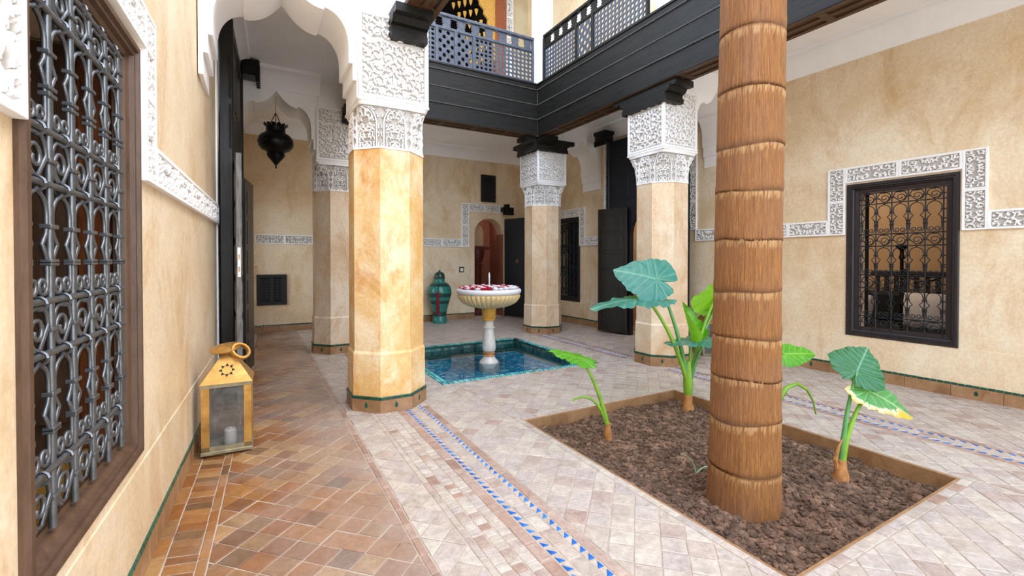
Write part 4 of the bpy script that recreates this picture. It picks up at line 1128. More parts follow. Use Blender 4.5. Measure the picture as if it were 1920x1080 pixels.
lm3 = bpy.data.lights.new('niche_lamp', 'POINT'); lm3.energy = 2.5; lm3.shadow_soft_size = .1; lm3.color = (1, .85, .7)
lo3 = bpy.data.objects.new('niche_lamp', lm3); COL.objects.link(lo3); lo3.location = (4.75, 9.2, 1.9)

# vents and switch on the back wall
def vent(x0, x1, z0, z1, label, cols):
    t = thing('vent', label, 'vent', (0, 8.52, 0))
    f = .055
    for a, b, c, d in ((x0, x1, z0, z0 + f), (x0, x1, z1 - f, z1), (x0, x0 + f, z0 + f, z1 - f), (x1 - f, x1, z0 + f, z1 - f)): obj('frame', MB().box((a, -.035, c), (b, .0, d), .006), 'vent_black', t)
    obj('backing', MB().box((x0 + f, -.008, z0 + f), (x1 - f, 0, z1 - f)), 'black', t)
    wv = (x1 - x0 - 2 * f) / cols
    for k in range(cols):
        m = .03; w = wv - 2 * m; h = z1 - z0 - 2 * f - 2 * m
        link('lattice_panel', lattice(w, h, .05, False, .008).mesh('lattice'), 'vent_black', t, (x0 + f + k * wv + m, -.018, z0 + f + m))
        obj('inner_frame', MB().box((x0 + f + k * wv, -.022, z0 + f), (x0 + f + k * wv + m * .8, -.004, z1 - f)), 'vent_black', t); obj('inner_frame', MB().box((x0 + f + (k + 1) * wv - m * .8, -.022, z0 + f), (x0 + f + (k + 1) * wv, -.004, z1 - f)), 'vent_black', t)
vent(4.07, 4.41, 2.40, 2.96, 'small black pierced vent high over the niche doorway', 1)
vent(.02, .465, .45, .955, 'low black square vent with two pierced panels, seen past the left door', 2)
t = thing('light_switch', 'white light switch on the back wall left of the niche doorway', 'switch', (3.64, 8.52, 1.0))
obj('surround', MB().box((-.052, -.010, -.055), (.052, 0, .055), .003), 'black', t); obj('rocker', MB().box((-.032, -.017, -.035), (.032, -.008, .035), .003), 'plastic', t)

# ------------------------------------------------------------------ pool and fountain
pool = thing('pool', 'square sunken pool lined with turquoise and blue tiles', 'pool', (0, 0, 0))
x0, y0, x1, y1 = PO
ZB = -.19
obj('basin_floor', MB().box((x0, y0, ZB - .06), (x1, y1, ZB)), 'grout', pool)
mb = MB()
for a, b in (((x0, y0, ZB), (x0 + .05, y1, -.012)), ((x1 - .05, y0, ZB), (x1, y1, -.012)), ((x0 + .05, y0, ZB), (x1 - .05, y0 + .05, -.012)), ((x0 + .05, y1 - .05, ZB), (x1 - .05, y1, -.012))): mb.box(a, b)
obj('basin_wall', mb, 'pool_wall', pool)
mb = MB(); s = .05
nx = int((x1 - x0 - .1) / s)
for i in range(nx):
    for j in range(nx):
        a, b = x0 + .05 + i * s, y0 + .05 + j * s; mb.box((a + .002, b + .002, ZB - .002), (a + s - .002, b + s - .002, ZB + .006))
obj('mosaic_floor', mb, 'pool_tile', pool)['kind'] = 'stuff'
mb = MB()
for k in range(38):
    u = k * .05
    for z in (-.075, -.14):
        mb.box((x0 + .05 + u + .002, y1 - .056, z), (x0 + .05 + u + .048, y1 - .049, z + .058)); mb.box((x1 - .056, y0 + .05 + u + .002, z), (x1 - .049, y0 + .05 + u + .048, z + .058))
obj('mosaic_wall', mb, 'pool_wall', pool)['kind'] = 'stuff'
# coping: two rows of turquoise tiles inside the edge; the nearest sides piece by piece
def coping(name, p, horizontal, n, mat, w, d0):
    for k in range(n):
        u0 = k * w
        sk = .022
        if horizontal: q = [(p[0] + u0 + .002, p[1] + d0), (p[0] + u0 + w - .002, p[1] + d0), (p[0] + u0 + w - .002 + sk, p[1] + d0 + .038), (p[0] + u0 + .002 + sk, p[1] + d0 + .038)]
        else: q = [(p[0] + d0, p[1] + u0 + .002), (p[0] + d0 + .038, p[1] + u0 + .002 + sk), (p[0] + d0 + .038, p[1] + u0 + w - .002 + sk), (p[0] + d0, p[1] + u0 + w - .002)]
        yield q
far = MB()
L_ = x1 - x0; w = .058; n = int((L_ - .03) / w)
obj('coping_bed', MB().box((x0, y0, -.03), (x1, y0 + .085, -.008)).box((x0, y1 - .085, -.03), (x1, y1, -.008)).box((x0, y0 + .085, -.03), (x0 + .085, y1 - .085, -.008)).box((x1 - .085, y0 + .085, -.03), (x1, y1 - .085, -.008)), 'vase_dark', pool)
for d in (.003, .044):
    for q in coping('', (x0, y0), True, n, '', w, d):
        m = MB(); c = q[0]; tile_geo(m, q, .001, c); obj('coping_tile', m, 'teal_tile', pool, (c[0], c[1], 0))
    for q in coping('', (x0, y0 + .085), False, n - 3, '', w, d):
        m = MB(); c = q[0]; tile_geo(m, q, .001, c); obj('coping_tile', m, 'teal_tile', pool, (c[0], c[1], 0))
    for q in coping('', (x0, y1 - .085), True, n, '', w, d): tile_geo(far, q, .001)
    for q in coping('', (x1 - .085, y0 + .085), False, n - 3, '', w, d): tile_geo(far, q, .001)
obj('coping_tiles', far, 'teal_tile', pool)['kind'] = 'stuff'
wm = MB().add([(x0 + .05, y0 + .05, -.08), (x1 - .05, y0 + .05, -.08), (x1 - .05, y1 - .05, -.08), (x0 + .05, y1 - .05, -.08)], [(0, 1, 2, 3)])
w_o = obj('pool_water', wm, 'water', None); tag(w_o, 'still clear water filling the blue tiled pool', 'water', None, 'stuff')

FX, FY = 2.55, 5.10
ft = thing('fountain', 'marble fountain with a fluted honey coloured bowl standing in the pool', 'fountain', (FX, FY, ZB + .006))
o_ = -(ZB + .006)
obj('foot', MB().lathe([(.135, 0), (.135, o_ - .105), (.13, o_ - .09), (.115, o_ - .068), (.08, o_ - .03), (.07, o_ - .007)], 36), 'marble', ft, smooth=35)
obj('lower_ring', MB().lathe([(.066, o_ - .01), (.078, o_ + .0), (.066, o_ + .015), (.066, o_ + .028), (.078, o_ + .038), (.066, o_ + .056)], 36), 'rust', ft, smooth=60)
obj('baluster', MB().lathe([(.06, o_ + .055), (.078, o_ + .062), (.087, o_ + .085), (.088, o_ + .11), (.082, o_ + .17), (.072, o_ + .24), (.064, o_ + .30), (.061, o_ + .345), (.077, o_ + .350), (.077, o_ + .366), (.060, o_ + .372), (.057, o_ + .41), (.059, o_ + .445)], 36), 'marble', ft, smooth=35)
obj('collar', MB().lathe([(.066, o_ + .44), (.08, o_ + .447), (.08, o_ + .458), (.074, o_ + .462), (.083, o_ + .475), (.088, o_ + .53), (.092, o_ + .585), (.10, o_ + .602)], 36), 'gold', ft, smooth=35)
NF = 38
def fl(a, z):
    t = max(0.0, min(1.0, (z - o_ - .60) / .03)) * max(0.0, min(1.0, (o_ + .775 - z) / .012)); return 1 - .055 * t * (1 - abs(math.sin(a * NF / 2)) ** .7)
obj('bowl', MB().lathe([(.09, o_ + .598), (.16, o_ + .603), (.23, o_ + .617), (.29, o_ + .638), (.335, o_ + .664), (.365, o_ + .695), (.387, o_ + .73), (.394, o_ + .755), (.39, o_ + .766), (.378, o_ + .772), (.376, o_ + .79)], NF * 8, flute=fl), 'onyx', ft, smooth=40)
obj('rim', MB().lathe([(.376, o_ + .775), (.396, o_ + .785), (.404, o_ + .805), (.403, o_ + .825), (.392, o_ + .838), (.378, o_ + .84), (.362, o_ + .832), (.33, o_ + .80), (.0, o_ + .79)], 72), 'marble_rim', ft, smooth=50)
jet = MB().lathe([(.012, .825), (.009, .90), (.010, .95), (.012, 1.0), (.008, 1.03), (.0, 1.045)], 10, (FX + .005, FY, 0))
jm = NT('white_water'); jm.set((.95, .97, 1, 1), .15, 0, **{'Transmission Weight': .35})
tag(link('water_jet', jet.mesh('jet', 80), jm.m), 'short white water jet rising from the fountain bowl', 'water')
def rose_mesh(seed):
    r = random.Random(seed); mb = MB()
    for ring, (n, rad, h, tilt) in enumerate(((3, .009, .030, .2), (5, .018, .026, .5), (7, .027, .018, .95))):
        for k in range(n):
            a = 2 * PI * k / n + ring * .7 + r.uniform(-.2, .2); c = Vector((rad * math.cos(a), rad * math.sin(a), h * .6)); s = .0135 + .002 * ring
            out = Vector((math.cos(a), math.sin(a), 0)); tn = Vector((-math.sin(a), math.cos(a), 0)); up = (Vector((0, 0, 1)) * math.cos(tilt) + out * math.sin(tilt))
            pts = [c + tn * (s * math.cos(q)) + up * (s * math.sin(q) * .95) - out * .004 * math.cos(q) ** 2 for q in [2 * PI * e / 8 for e in range(8)]]
            mb.add([tuple(c + out * .004)] + [tuple(p) for p in pts], [(0, 1 + e, 1 + (e + 1) % 8) for e in range(8)])
    return mb.mesh('petals', 180)
RM = {'red': [], 'white': []}
for cname in RM:
    for k in range(3):
        me = rose_mesh(k + (5 if cname == 'red' else 0)); me.materials.append(M[cname + '_petal']); RM[cname].append(me)
k = 0
for ring, n in ((.06, 5), (.13, 11), (.20, 17), (.27, 24), (.335, 30)):
    for q in range(n):
        a = 2 * PI * q / n + ring * 9; c = 'red' if (k % 2 == 0) != (rnd.random() < .18) else 'white'; k += 1
        o = link('rose', RM[c][k % 3], None, None, (FX + ring * math.cos(a), FY + ring * math.sin(a), .832 + .006 * (ring < .3) + rnd.uniform(0, .006)), rnd.uniform(0, 6)); o.scale = (1.22,) * 3
        tag(o, ('deep red' if c == 'red' else 'white') + ' rose head among those filling the fountain bowl', 'flower', ('red' if c == 'red' else 'white') + ' roses in the fountain bowl')

# ------------------------------------------------------------------ vase with tassel
v = thing('vase', 'tall green glazed lidded jar with dark bands against the back wall', 'vase', (3.06, 8.22, 0))
bp = [(.14, 0), (.145, .015), (.143, .05), (.132, .10), (.128, .135), (.133, .20), (.15, .28), (.178, .38), (.205, .47), (.224, .55), (.228, .60), (.215, .67), (.18, .73), (.135, .765), (.104, .78), (.098, .80), (.099, .845), (.104, .85)]
obj('body', MB().lathe(bp, 48), 'vase', v, smooth=50)
def rad(z):
    for (r0, z0), (r1, z1) in zip(bp, bp[1:]):
        if z0 <= z <= z1: return r0 + (r1 - r0) * (z - z0) / (z1 - z0)
for a, b in ((.135, .215), (.37, .43), (.50, .57), (.70, .755)):
    zz = [a + (b - a) * k / 5 for k in range(6)]
    mb = MB().lathe([(rad(z) + .0015, z) for z in zz], 48); mb.f = mb.f[:5 * 48]
    obj('dark_band', mb, 'vase_dark', v, smooth=60)
ld = obj('lid', MB().lathe([(.108, .845), (.110, .86), (.096, .865), (.098, .90), (.085, .94), (.055, .965), (.02, .972), (.018, .985), (.026, .99), (.02, 1.0), (0, 1.002)], 40), 'vase_dark', v, smooth=50)
tz = thing('tassel', 'dark red tassel hanging on a cord from the neck of the green jar', 'tassel', (3.06, 8.22, 0))
ca = math.radians(-118)
def on(z, e=.01): return ((rad(z) + e) * math.cos(ca), (rad(z) + e) * math.sin(ca), z)
obj('cord', MB().tube([on(.80, .006), on(.76, .006), on(.72, .006), on(.66, .006), on(.60, .006)], .004, 6), 'black', tz)
obj('head', MB().lathe([(.0, .012), (.022, .005), (.026, -.02), (.02, -.045), (.026, -.05)], 14, on(.60, .026)), 'tassel', tz, smooth=60)
mb = MB(); b0 = Vector(on(.555, .026))
for k in range(36):
    a = 2 * PI * k / 36; r_ = .024 if k % 2 else .016; d = Vector((r_ * math.cos(a), r_ * math.sin(a), 0)); mb.tube([b0 + d * .8, b0 + d * 1.25 + Vector((0, 0, -.18)), b0 + d * 1.35 + Vector((0, 0, -.36))], .0045, 4)
obj('fringe', mb, 'tassel', tz)['kind'] = 'stuff'

# ------------------------------------------------------------------ brass floor lantern and its candle
ln = thing('lantern', 'large worn brass lantern with dusty panes leaning by the left wall', 'lantern', (-.152, 3.40, 0.012), math.radians(-2))
W, D, HB = .132, .115, .43
WT = .128
obj('base_tray', MB().box((-W - .006, -D - .006, 0), (W + .006, D + .006, .022), .004).box((-W, -D, .022), (W, -D + .006, .05)).box((-W, D - .006, .022), (W, D, .05)), 'brass_dull', ln)
for sx in (-1, 1):
    for sy in (-1, 1):
        mb = MB(); xo, yo = sx * W, sy * D
        mb.box(tuple(sorted((xo, xo - sx * .042))[:1]) + (min(yo, yo - sy * .006), .02), (max(xo, xo - sx * .042), max(yo, yo - sy * .006), HB))
        mb.box((min(xo, xo - sx * .006), min(yo - sy * .006, yo - sy * .036), .02), (max(xo, xo - sx * .006), max(yo - sy * .006, yo - sy * .036), HB))
        obj('corner_post', mb, 'brass', ln)
mb = MB().box((-W - .004, -D - .004, HB - .022), (W + .004, -D + .004, HB)).box((-W - .004, D - .004, HB - .022), (W + .004, D + .004, HB)).box((-W - .004, -D, HB - .022), (-W + .004, D, HB)).box((W - .004, -D, HB - .022), (W + .004, D, HB))
obj('top_band', mb, 'brass_dull', ln)
for a, b in (((-W + .03, -D + .008, .03), (W - .03, -D + .011, HB - .01)), ((-W + .03, D - .011, .03), (W - .03, D - .008, HB - .01)), ((-W + .008, -D + .03, .03), (-W + .011, D - .03, HB - .01)), ((W - .011, -D + .03, .03), (W - .008, D - .03, HB - .01))):
    obj('glass_pane', MB().box(a, b), 'dusty_glass', ln)
zt = HB + .165; wt, dt = .030, .026
rf = MB().add([(-W - .008, -D - .008, HB), (W + .008, -D - .008, HB), (W + .008, D + .008, HB), (-W - .008, D + .008, HB), (-wt, -dt, zt), (wt, -dt, zt), (wt, dt, zt), (-wt, dt, zt)], [(0, 1, 5, 4), (1, 2, 6, 5), (2, 3, 7, 6), (3, 0, 4, 7), (4, 5, 6, 7)])
rf_o = obj('roof', rf, 'brass', ln)
nrm = Vector((0, -(zt - HB), -(D + .008 - dt))).normalized(); nrm = Vector((0, -(zt - HB), (D + .008 - dt))).normalized()
up = Vector((0, (D + .008 - dt), (zt - HB))).normalized(); cen = Vector((0, -D - .008, HB)) + up * .085
for k in range(8):
    a = 2 * PI * k / 8; d = Vector((math.cos(a), 0, 0)) + up * math.sin(a); tg = Vector((-math.sin(a), 0, 0)) + up * math.cos(a)
    p0 = cen + d * .045; pts = [p0, cen + d * .026 + tg * .010, cen + d * .026 - tg * .010]
    mb = MB().add([tuple(p - nrm * .003) for p in pts] + [tuple(p + nrm * .0012) for p in pts], [(0, 1, 2), (5, 4, 3), (0, 3, 4, 1), (1, 4, 5, 2), (2, 5, 3, 0)])
    obj('vent_hole', mb, 'black', rf_o)
obj('neck', MB().box((-wt, -dt, zt - .005), (wt, dt, zt + .03), .006), 'brass_dull', ln)
cp = MB().lathe([(.0, .0), (.085, -.012), (.088, -.004), (.03, .016), (.0, .022)], 24); c_ = obj('cap', cp, 'brass', ln, (-.015, .0, zt + .04), smooth=50); c_.rotation_euler = (math.radians(12), math.radians(-8), 0)
rg = MB()
rg.lathe([(.044, -.012), (.058, -.012), (.060, 0), (.058, .012), (.044, .012), (.042, 0)], 28); rg.f = [f for f in rg.f if len(f) == 4] + [(5 * 28 + j, 5 * 28 + (j + 1) % 28, (j + 1) % 28, j) for j in range(28)]
r_o = obj('carrying_ring', rg, 'brass', ln, (.070, -.035, zt + .012), smooth=50); r_o.rotation_euler = (math.radians(38), math.radians(38), 0)
tag(obj('candle', MB().lathe([(.032, 0), (.034, .004), (.034, .088), (.028, .095), (.004, .09), (.003, .105), (0, .106)], 24, (-.142, 3.385, .036)), 'candle', None, smooth=40), 'thick white candle standing inside the brass floor lantern', 'candle')

# ------------------------------------------------------------------ hanging lantern
hl = thing('hanging_lantern', 'black metal onion shaped lantern hanging under the inner left arch', 'lantern', (.236, 6.41, 0))
obj('body', MB().lathe([(.0, 2.335), (.010, 2.34), (.008, 2.375), (.02, 2.39), (.05, 2.43), (.09, 2.475), (.105, 2.51), (.098, 2.53), (.108, 2.545), (.16, 2.57), (.192, 2.61), (.203, 2.66), (.195, 2.71), (.165, 2.75), (.125, 2.775), (.11, 2.79), (.108, 2.83), (.112, 2.86), (.105, 2.86), (.10, 2.80)], 40), 'lamp_black', hl, smooth=40)
mb = MB()
for k in range(14):
    a = 2 * PI * k / 14; c, s_ = math.cos(a), math.sin(a)
    pts = [(.108, 2.85, -.024), (.108, 2.85, .024), (.135, 2.875, .022), (.145, 2.888, 0), (.135, 2.875, -.022)]
    vs = [(c * r_ - s_ * t_, s_ * r_ + c * t_, z) for r_, z, t_ in pts] + [(c * (r_ - .006) - s_ * t_, s_ * (r_ - .006) + c * t_, z) for r_, z, t_ in pts]
    mb.add(vs, [(0, 1, 2, 3, 4), (9, 8, 7, 6, 5)] + [(i, (i + 1) % 5 + 0, 5 + (i + 1) % 5, 5 + i) for i in range(5)])
obj('crown', mb, 'lamp_black', hl)['kind'] = 'stuff'
for k in range(8):
    a = 2 * PI * k / 8 + .2; obj('boss', MB().lathe([(0, -.012), (.012, 0), (0, .012)], 8, (.203 * math.cos(a), .203 * math.sin(a), 2.655)), 'lamp_black', hl)
for k in range(3):
    a = 2 * PI * k / 3 + .5; obj('chain', MB().tube([(.09 * math.cos(a), .09 * math.sin(a), 2.86), (.0, .0, 3.03)], .0055, 6), 'red_wood', hl)
obj('rod', MB().tube([(0, 0, 3.02), (0, 0, 3.24)], .006, 6), 'steel', hl)

# ------------------------------------------------------------------ planter bed, soil, palm
pb = thing('planter', 'square sunken planting bed with low plastered sides', 'planter', (0, 0, 0))
x0, y0, x1, y1 = PL
mb = MB()
for a, b in (((x0 - .001, y0, -.3), (x0 + .016, y1, -.003)), ((x1 - .016, y0, -.3), (x1 + .001, y1, -.003)), ((x0 + .016, y0 - .001, -.3), (x1 - .016, y0 + .016, -.003)), ((x0 + .016, y1 - .016, -.3), (x1 - .016, y1 + .001, -.003))):
    obj('kerb', MB().box(a, b, .003), 'plinth', pb)
nx, ny = 150, 180
X, Y = np.meshgrid(np.linspace(x0, x1, nx), np.linspace(y0, y1, ny))
rs = np.random.RandomState(3)
def vnoise(X, Y, f):
    g = rs.rand(64, 64); u, v_ = (X * f) % 63, (Y * f) % 63; i, j = u.astype(int), v_.astype(int); a, b = u - i, v_ - j; a = a * a * (3 - 2 * a); b = b * b * (3 - 2 * b)
    return (g[j, i] * (1 - a) + g[j, i + 1] * a) * (1 - b) + (g[j + 1, i] * (1 - a) + g[j + 1, i + 1] * a) * b
Zs = -.095 + .045 * (vnoise(X, Y, 2.2) - .5) + .03 * (vnoise(X, Y, 9) - .5) + .018 * (vnoise(X, Y, 26) - .5) + .02 * np.exp(-((X - 2.3) ** 2 + (Y - 1.35) ** 2) / .3) + .04 * np.exp(-(Y - y0) / .10) + .04 * np.exp(-(X - x0) / .10)
P = np.stack([X, Y, Zs], -1).reshape(-1, 3); i = np.arange(nx - 1)[None, :] + nx * np.arange(ny - 1)[:, None]
F = np.stack([i, i + 1, i + 1 + nx, i + nx], -1).reshape(-1, 4)
sm = MB(); sm.v = [tuple(p) for p in P.tolist()]; sm.f = [tuple(f) for f in F.tolist()]
def soil_z(x, y): return float(Zs[int((y - y0) / (y1 - y0) * (ny - 1)), int((x - x0) / (x1 - x0) * (nx - 1))])
ico = bmesh.new(); bmesh.ops.create_icosphere(ico, subdivisions=1, radius=1); IV = [v.co.copy() for v in ico.verts]; ico.verts.index_update(); IF = [[v.index for v in f.verts] for f in ico.faces]; ico.free()
ICO2 = bmesh.new(); bmesh.ops.create_icosphere(ICO2, subdivisions=2, radius=1); IV2 = [v.co.copy() for v in ICO2.verts]; IF2 = [[v.index for v in f.verts] for f in ICO2.faces]; ICO2.free()
cl = MB(); r3 = random.Random(11)
for k in range(15000):
    x, y = r3.uniform(x0 + .01, x1 - .01), r3.uniform(y0 + .01, y1 - .01); s = .005 + .014 * r3.random() ** 2.0 + (.016 * r3.random() if r3.random() < .025 else 0)
    if y > 2.2 and r3.random() < .35: continue
    z = soil_z(x, y); e = [r3.uniform(.65, 1.2) for _ in range(3)]; a = r3.uniform(0, PI)
    vs, fs = (IV2, IF2) if s > .013 else (IV, IF)
    c, s_ = math.cos(a), math.sin(a)
    out = []
    for v_ in vs:
        j = 1 + r3.uniform(-.22, .22); p = (v_.x * e[0] * s * j, v_.y * e[1] * s * j, v_.z * e[2] * s * j * .8); out.append((x + c * p[0] - s_ * p[1], y + s_ * p[0] + c * p[1], z + p[2] + s * .25))
    cl.add(out, fs)
so = obj('soil', sm, 'soil', None, smooth=180); tag(so, 'loose brown earth filling the planting bed', 'soil', None, 'stuff')
obj('clods', cl, 'soil', so)['kind'] = 'stuff'

rings = [-.14, .13, .38, .596, .812, 1.044, 1.302, 1.556, 1.782, 2.068, 2.376, 2.70, 3.05, 3.4, 3.8, 4.2, 4.6]
px_, py_ = 2.25, 1.485
seg = 200; zz = []
for a, b in zip(rings, rings[1:]):
    n = 14 if b < 2.8 else 6; zz += [a + (b - a) * k / n for k in range(n)] + [b - .012, b - .004]
frv = []; r4 = np.random.RandomState(5); ph = np.linspace(0, 2 * PI, seg, endpoint=False)
fib = r4.rand(seg); P = []; ringv = []
for z in zz:
    base = .176 if z < .1 else .176 - .008 * min(1, (z - .1) / .6)
    base = np.interp(z, [-.2, .05, .4, 1.0, 1.8, 2.6, 4.6], [.186, .176, .168, .160, .157, .155, .15])
    k = max(i for i, q in enumerate(rings) if q <= z + 1e-6); t = (z - rings[k]) / (rings[min(k + 1, len(rings) - 1)] - rings[k] + 1e-6)
    wob = 1 + .006 * np.sin(ph * 2 + k * 1.3) ; lip = .0015 * math.exp(-t / .12) + .0012 * math.exp(-(1 - t) / .06)
    fringe = np.where(t < .16, .002 * (fib > .55), 0) * (1 if t > .02 else .3)
    edge = t > .965
    rr = base * wob + lip + fringe + .0030 * (np.roll(fib, k * 7) - .5) - (.0025 if edge else 0)
    sag = .009 * np.sin(ph + k * 2.1) + .004 * np.sin(3 * ph + k)
    cxx = np.interp(z, [0, 1.2, 2.4, 4.6], [0, .012, .03, .06])
    P += [(cxx * .87 + r_ * math.cos(a), -cxx * .49 + r_ * math.sin(a), z + s_) for r_, a, s_ in zip(rr, ph, sag)]
    fl_ = r4.rand(seg); frv += list(np.where((t > .80 + .10 * np.roll(fib, k * 11)) & (t < .955) & (np.roll(fib, k * 5) > .35), .75, 0.0))
    ringv += [float(edge) * .7 + (.25 * math.exp(-t / .03) if t < .1 else 0)] * seg
mb = MB(); mb.v = P
for i in range(len(zz) - 1):
    for j in range(seg): j2 = (j + 1) % seg; mb.f.append((i * seg + j, i * seg + j2, (i + 1) * seg + j2, (i + 1) * seg + j))
me = mb.mesh('trunk', 180); at = me.attributes.new('ring', 'FLOAT', 'POINT'); at.data.foreach_set('value', ringv); at = me.attributes.new('fringe', 'FLOAT', 'POINT'); at.data.foreach_set('value', [float(q) for q in frv])
tag(link('palm_trunk', me, 'palm', None, (px_, py_, 0)), 'thick ringed brown palm trunk rising from the planting bed', 'palm')

# ------------------------------------------------------------------ elephant ear plants
def leaf_mesh(L, W, droop=.12, cup=.1, ruffle=.012, seed=0, fold=0.0, lobes=True, burn=None):
    r = random.Random(seed); nr, na = 26, 168
    ys, vein, bv, F = [], [], [], []
    vs = [(0, 0, 0)]; vein = [.8]; bv = [0.0]
    out = []
    for j in range(na):
        th = -PI + 2 * PI * j / na; a = abs(th)
        # cordate outline, tip at th=0
        tip = L * .70; side = W * .5
        if a < PI * .5:
            c, s = math.cos(a), math.sin(a); R = 1 / ((c / tip) ** 1.35 + (s / side) ** 1.35) ** (1 / 1.35)
        elif a < PI * .86:
            t = (a - PI * .5) / (PI * .36); R = side + (L * .36 - side) * math.sin(t * PI / 2) ** 1.2 if lobes else side * (1 - .5 * t)
        else:
            t = (a - PI * .86) / (PI * .14); Rl = L * .36 if lobes else side * .5; R = Rl * max(0.0, 1 - t) ** .55 + L * .035 * t
        out.append((th, R * (1 + .012 * math.sin(9 * th + seed) + .008 * math.sin(23 * th + 2 * seed))))
    main = [0.0]
    veins = [(.62, 1), (1.05, 1), (1.5, 1), (1.95, 1), (2.5, 1)]
    for i in range(1, nr + 1):
        q = i / nr
        for th, R in out:
            x, y = R * q * math.cos(th), R * q * math.sin(th); a = abs(th)
            z = -droop * max(0, x / L) ** 2 * L * 2.2 - droop * .7 * L * max(0, -x / L) ** 1.5 * 2 + cup * (abs(y) / (W * .5)) ** 1.6 * W * .3
            d0 = abs(y) / (.010 * L) if x > -.02 * L else 9
            # side veins leave the midrib at regular steps and sweep towards the tip; the lobes have three of their own
            sv = (x / L - abs(y) / W * .42 + .02) * 8.0; fr = sv % 1
            dv = min(fr, 1 - fr) * L / 8.0 / (.0055 * L) if -.55 < sv < 5.2 else 9
            dv = min([dv, d0] + [abs(a - v0) * R * q / (.0055 * L) for v0 in (1.85, 2.3, 2.75)])
            vz = math.exp(-dv ** 2 * .5)
            z += -.0035 * math.exp(-dv ** 2 * .08) * (1 if q < .98 else .5)
            z += ruffle * .55 * q ** 5 * math.sin(11 * th + seed * 1.7) + ruffle * .3 * q ** 6 * math.sin(27 * th + seed)
            if fold: ang = fold * min(1, abs(y) / (W * .5)); y2 = abs(y) * math.cos(ang); z += abs(y) * math.sin(ang); y = math.copysign(y2, y)
            vs.append((x, y, z)); vein.append(vz * (.55 if d0 > 2 else .9))
            if burn: bv.append(max(0.0, min(1.0, burn(x / L, y / W, q))))
            else: bv.append(0.0)
    for j in range(na):
        F.append((0, 1 + j, 1 + (j + 1) % na))
    for i in range(nr - 1):
        for j in range(na):
            a, b = 1 + i * na + j, 1 + i * na + (j + 1) % na; F.append((a, a + na, b + na, b))
    me = bpy.data.meshes.new('blade'); me.from_pydata(vs, [], F); me.update(); me.polygons.foreach_set('use_smooth', [True] * len(F))
    at = me.attributes.new('vein', 'FLOAT', 'POINT'); at.data.foreach_set('value', vein)
    at = me.attributes.new('burn', 'FLOAT', 'POINT'); at.data.foreach_set('value', bv)
    return me
def bez(p0, p1, p2, n=14): return [tuple(Vector(p0) * (1 - t) ** 2 + Vector(p1) * 2 * t * (1 - t) + Vector(p2) * t * t) for t in [k / n for k in range(n + 1)]]
def leaf_on(plant, base, att, tip, nrm, L, W, mat, stalk='stalk', r0=.016, r1=.008, via=None, **kw):
    """a blade at att pointing to tip, carried by a stalk from base; world coordinates"""
    org = Vector(plant.location)
    b, a = Vector(base) - org, Vector(att) - org; t = (Vector(tip) - Vector(att)).normalized(); n = Vector(nrm); n = (n - t * n.dot(t)).normalized()
    me = leaf_mesh(L, W, **kw); me.materials.append(M[mat]); o = bpy.data.objects.new('leaf_blade', me); COL.objects.link(o); o.parent = plant
    y = n.cross(t); m = Matrix((t, y, n)).transposed().to_4x4(); m.translation = a; o.matrix_local = m
    v = Vector(via) - org if via else (b + a) / 2 + Vector((0, 0, .0)) + (Vector((b.x, b.y, a.z)) - (b + a) / 2) * .3
    pts = bez(b, v, a); n_ = len(pts)
    if stalk: obj('stalk', MB().tube(pts, [r0 + (r1 - r0) * k / (n_ - 1) for k in range(n_)], 10), stalk, plant, smooth=60)
    return o
VR = Vector((math.cos(math.radians(29.47)), -math.sin(math.radians(29.47)), 0)); VF = Vector((CAMF[0], CAMF[1], 0)); UP = Vector((0, 0, 1))
def at(p, r=0, u=0, f=0): return Vector(p) + VR * r + UP * u + VF * f
B1 = Vector((3.2, 2.62, -.08)); J = Vector((3.2, 2.61, .10))
p1 = thing('elephant_ear', 'tallest elephant ear plant with broad blue green leaves at the far corner of the bed', 'plant', tuple(B1), 0)
obj('stem_stub', MB().lathe([(.055, -.03), (.05, .02), (.034, .07), (.037, .10), (.03, .15)], 14), 'stub', p1, smooth=60)
obj('stem_base', MB().lathe([(.03, .12), (.038, .17), (.042, .24), (.036, .33), (.02, .42)], 14), 'stalk', p1, smooth=60)
A1 = Vector((2.958, 2.754, 1.037))
leaf_on(p1, J, A1, at(A1, -.30, .10, .12), (VR * -.05 + UP * .72 - VF * .68), .52, .56, 'leaf_teal', 'stalk_teal', .022, .009, seed=1, droop=.10, cup=-.10, ruffle=.014)
A2 = Vector((2.867, 2.804, .885)); A2 = at(A2, 0, 0, -.05)
leaf_on(p1, J, A2, at(A2, -.42, -.02, -.05), (VR * -.08 + UP * 1.0 - VF * .10), .68, .50, 'leaf_teal', 'stalk', .022, .010, seed=2, droop=.10, cup=-.22, ruffle=.018)
A3 = Vector((3.215, 2.60, .545))
leaf_on(p1, J, A3, at(A3, -.085, .36, .04), (VR * .75 + UP * .1 - VF * .65), .44, .26, 'leaf_green', 'stalk', .016, .010, seed=3, droop=-.02, cup=.2, ruffle=.006, fold=1.0, lobes=False)
A4 = Vector((3.41, 2.50, .90))
leaf_on(p1, J, A4, at(A4, -.26, -.02, -.12), (VR * .1 + UP * .55 + VF * .80), .46, .46, 'leaf_green', 'stalk', .02, .009, seed=4, droop=.05, cup=-.12, ruffle=.016)
A5 = at(Vector((3.30, 2.55, .525)), 0, 0, -.05)
leaf_on(p1, J, A5, at(A5, -.34, -.01, .03), (UP * 1.0 - VF * .07), .50, .40, 'leaf_teal', 'stalk_teal', .018, .008, seed=5, droop=.05, cup=-.05, ruffle=.012)
A6 = at(Vector((3.45, 2.48, .80)), 0, 0, .1)
leaf_on(p1, J, A6, at(A6, -.22, -.05, .03), (UP * 1.0 - VF * .12), .30, .24, 'leaf_green', 'stalk_teal', .018, .008, seed=6, droop=.04, ruffle=.01)

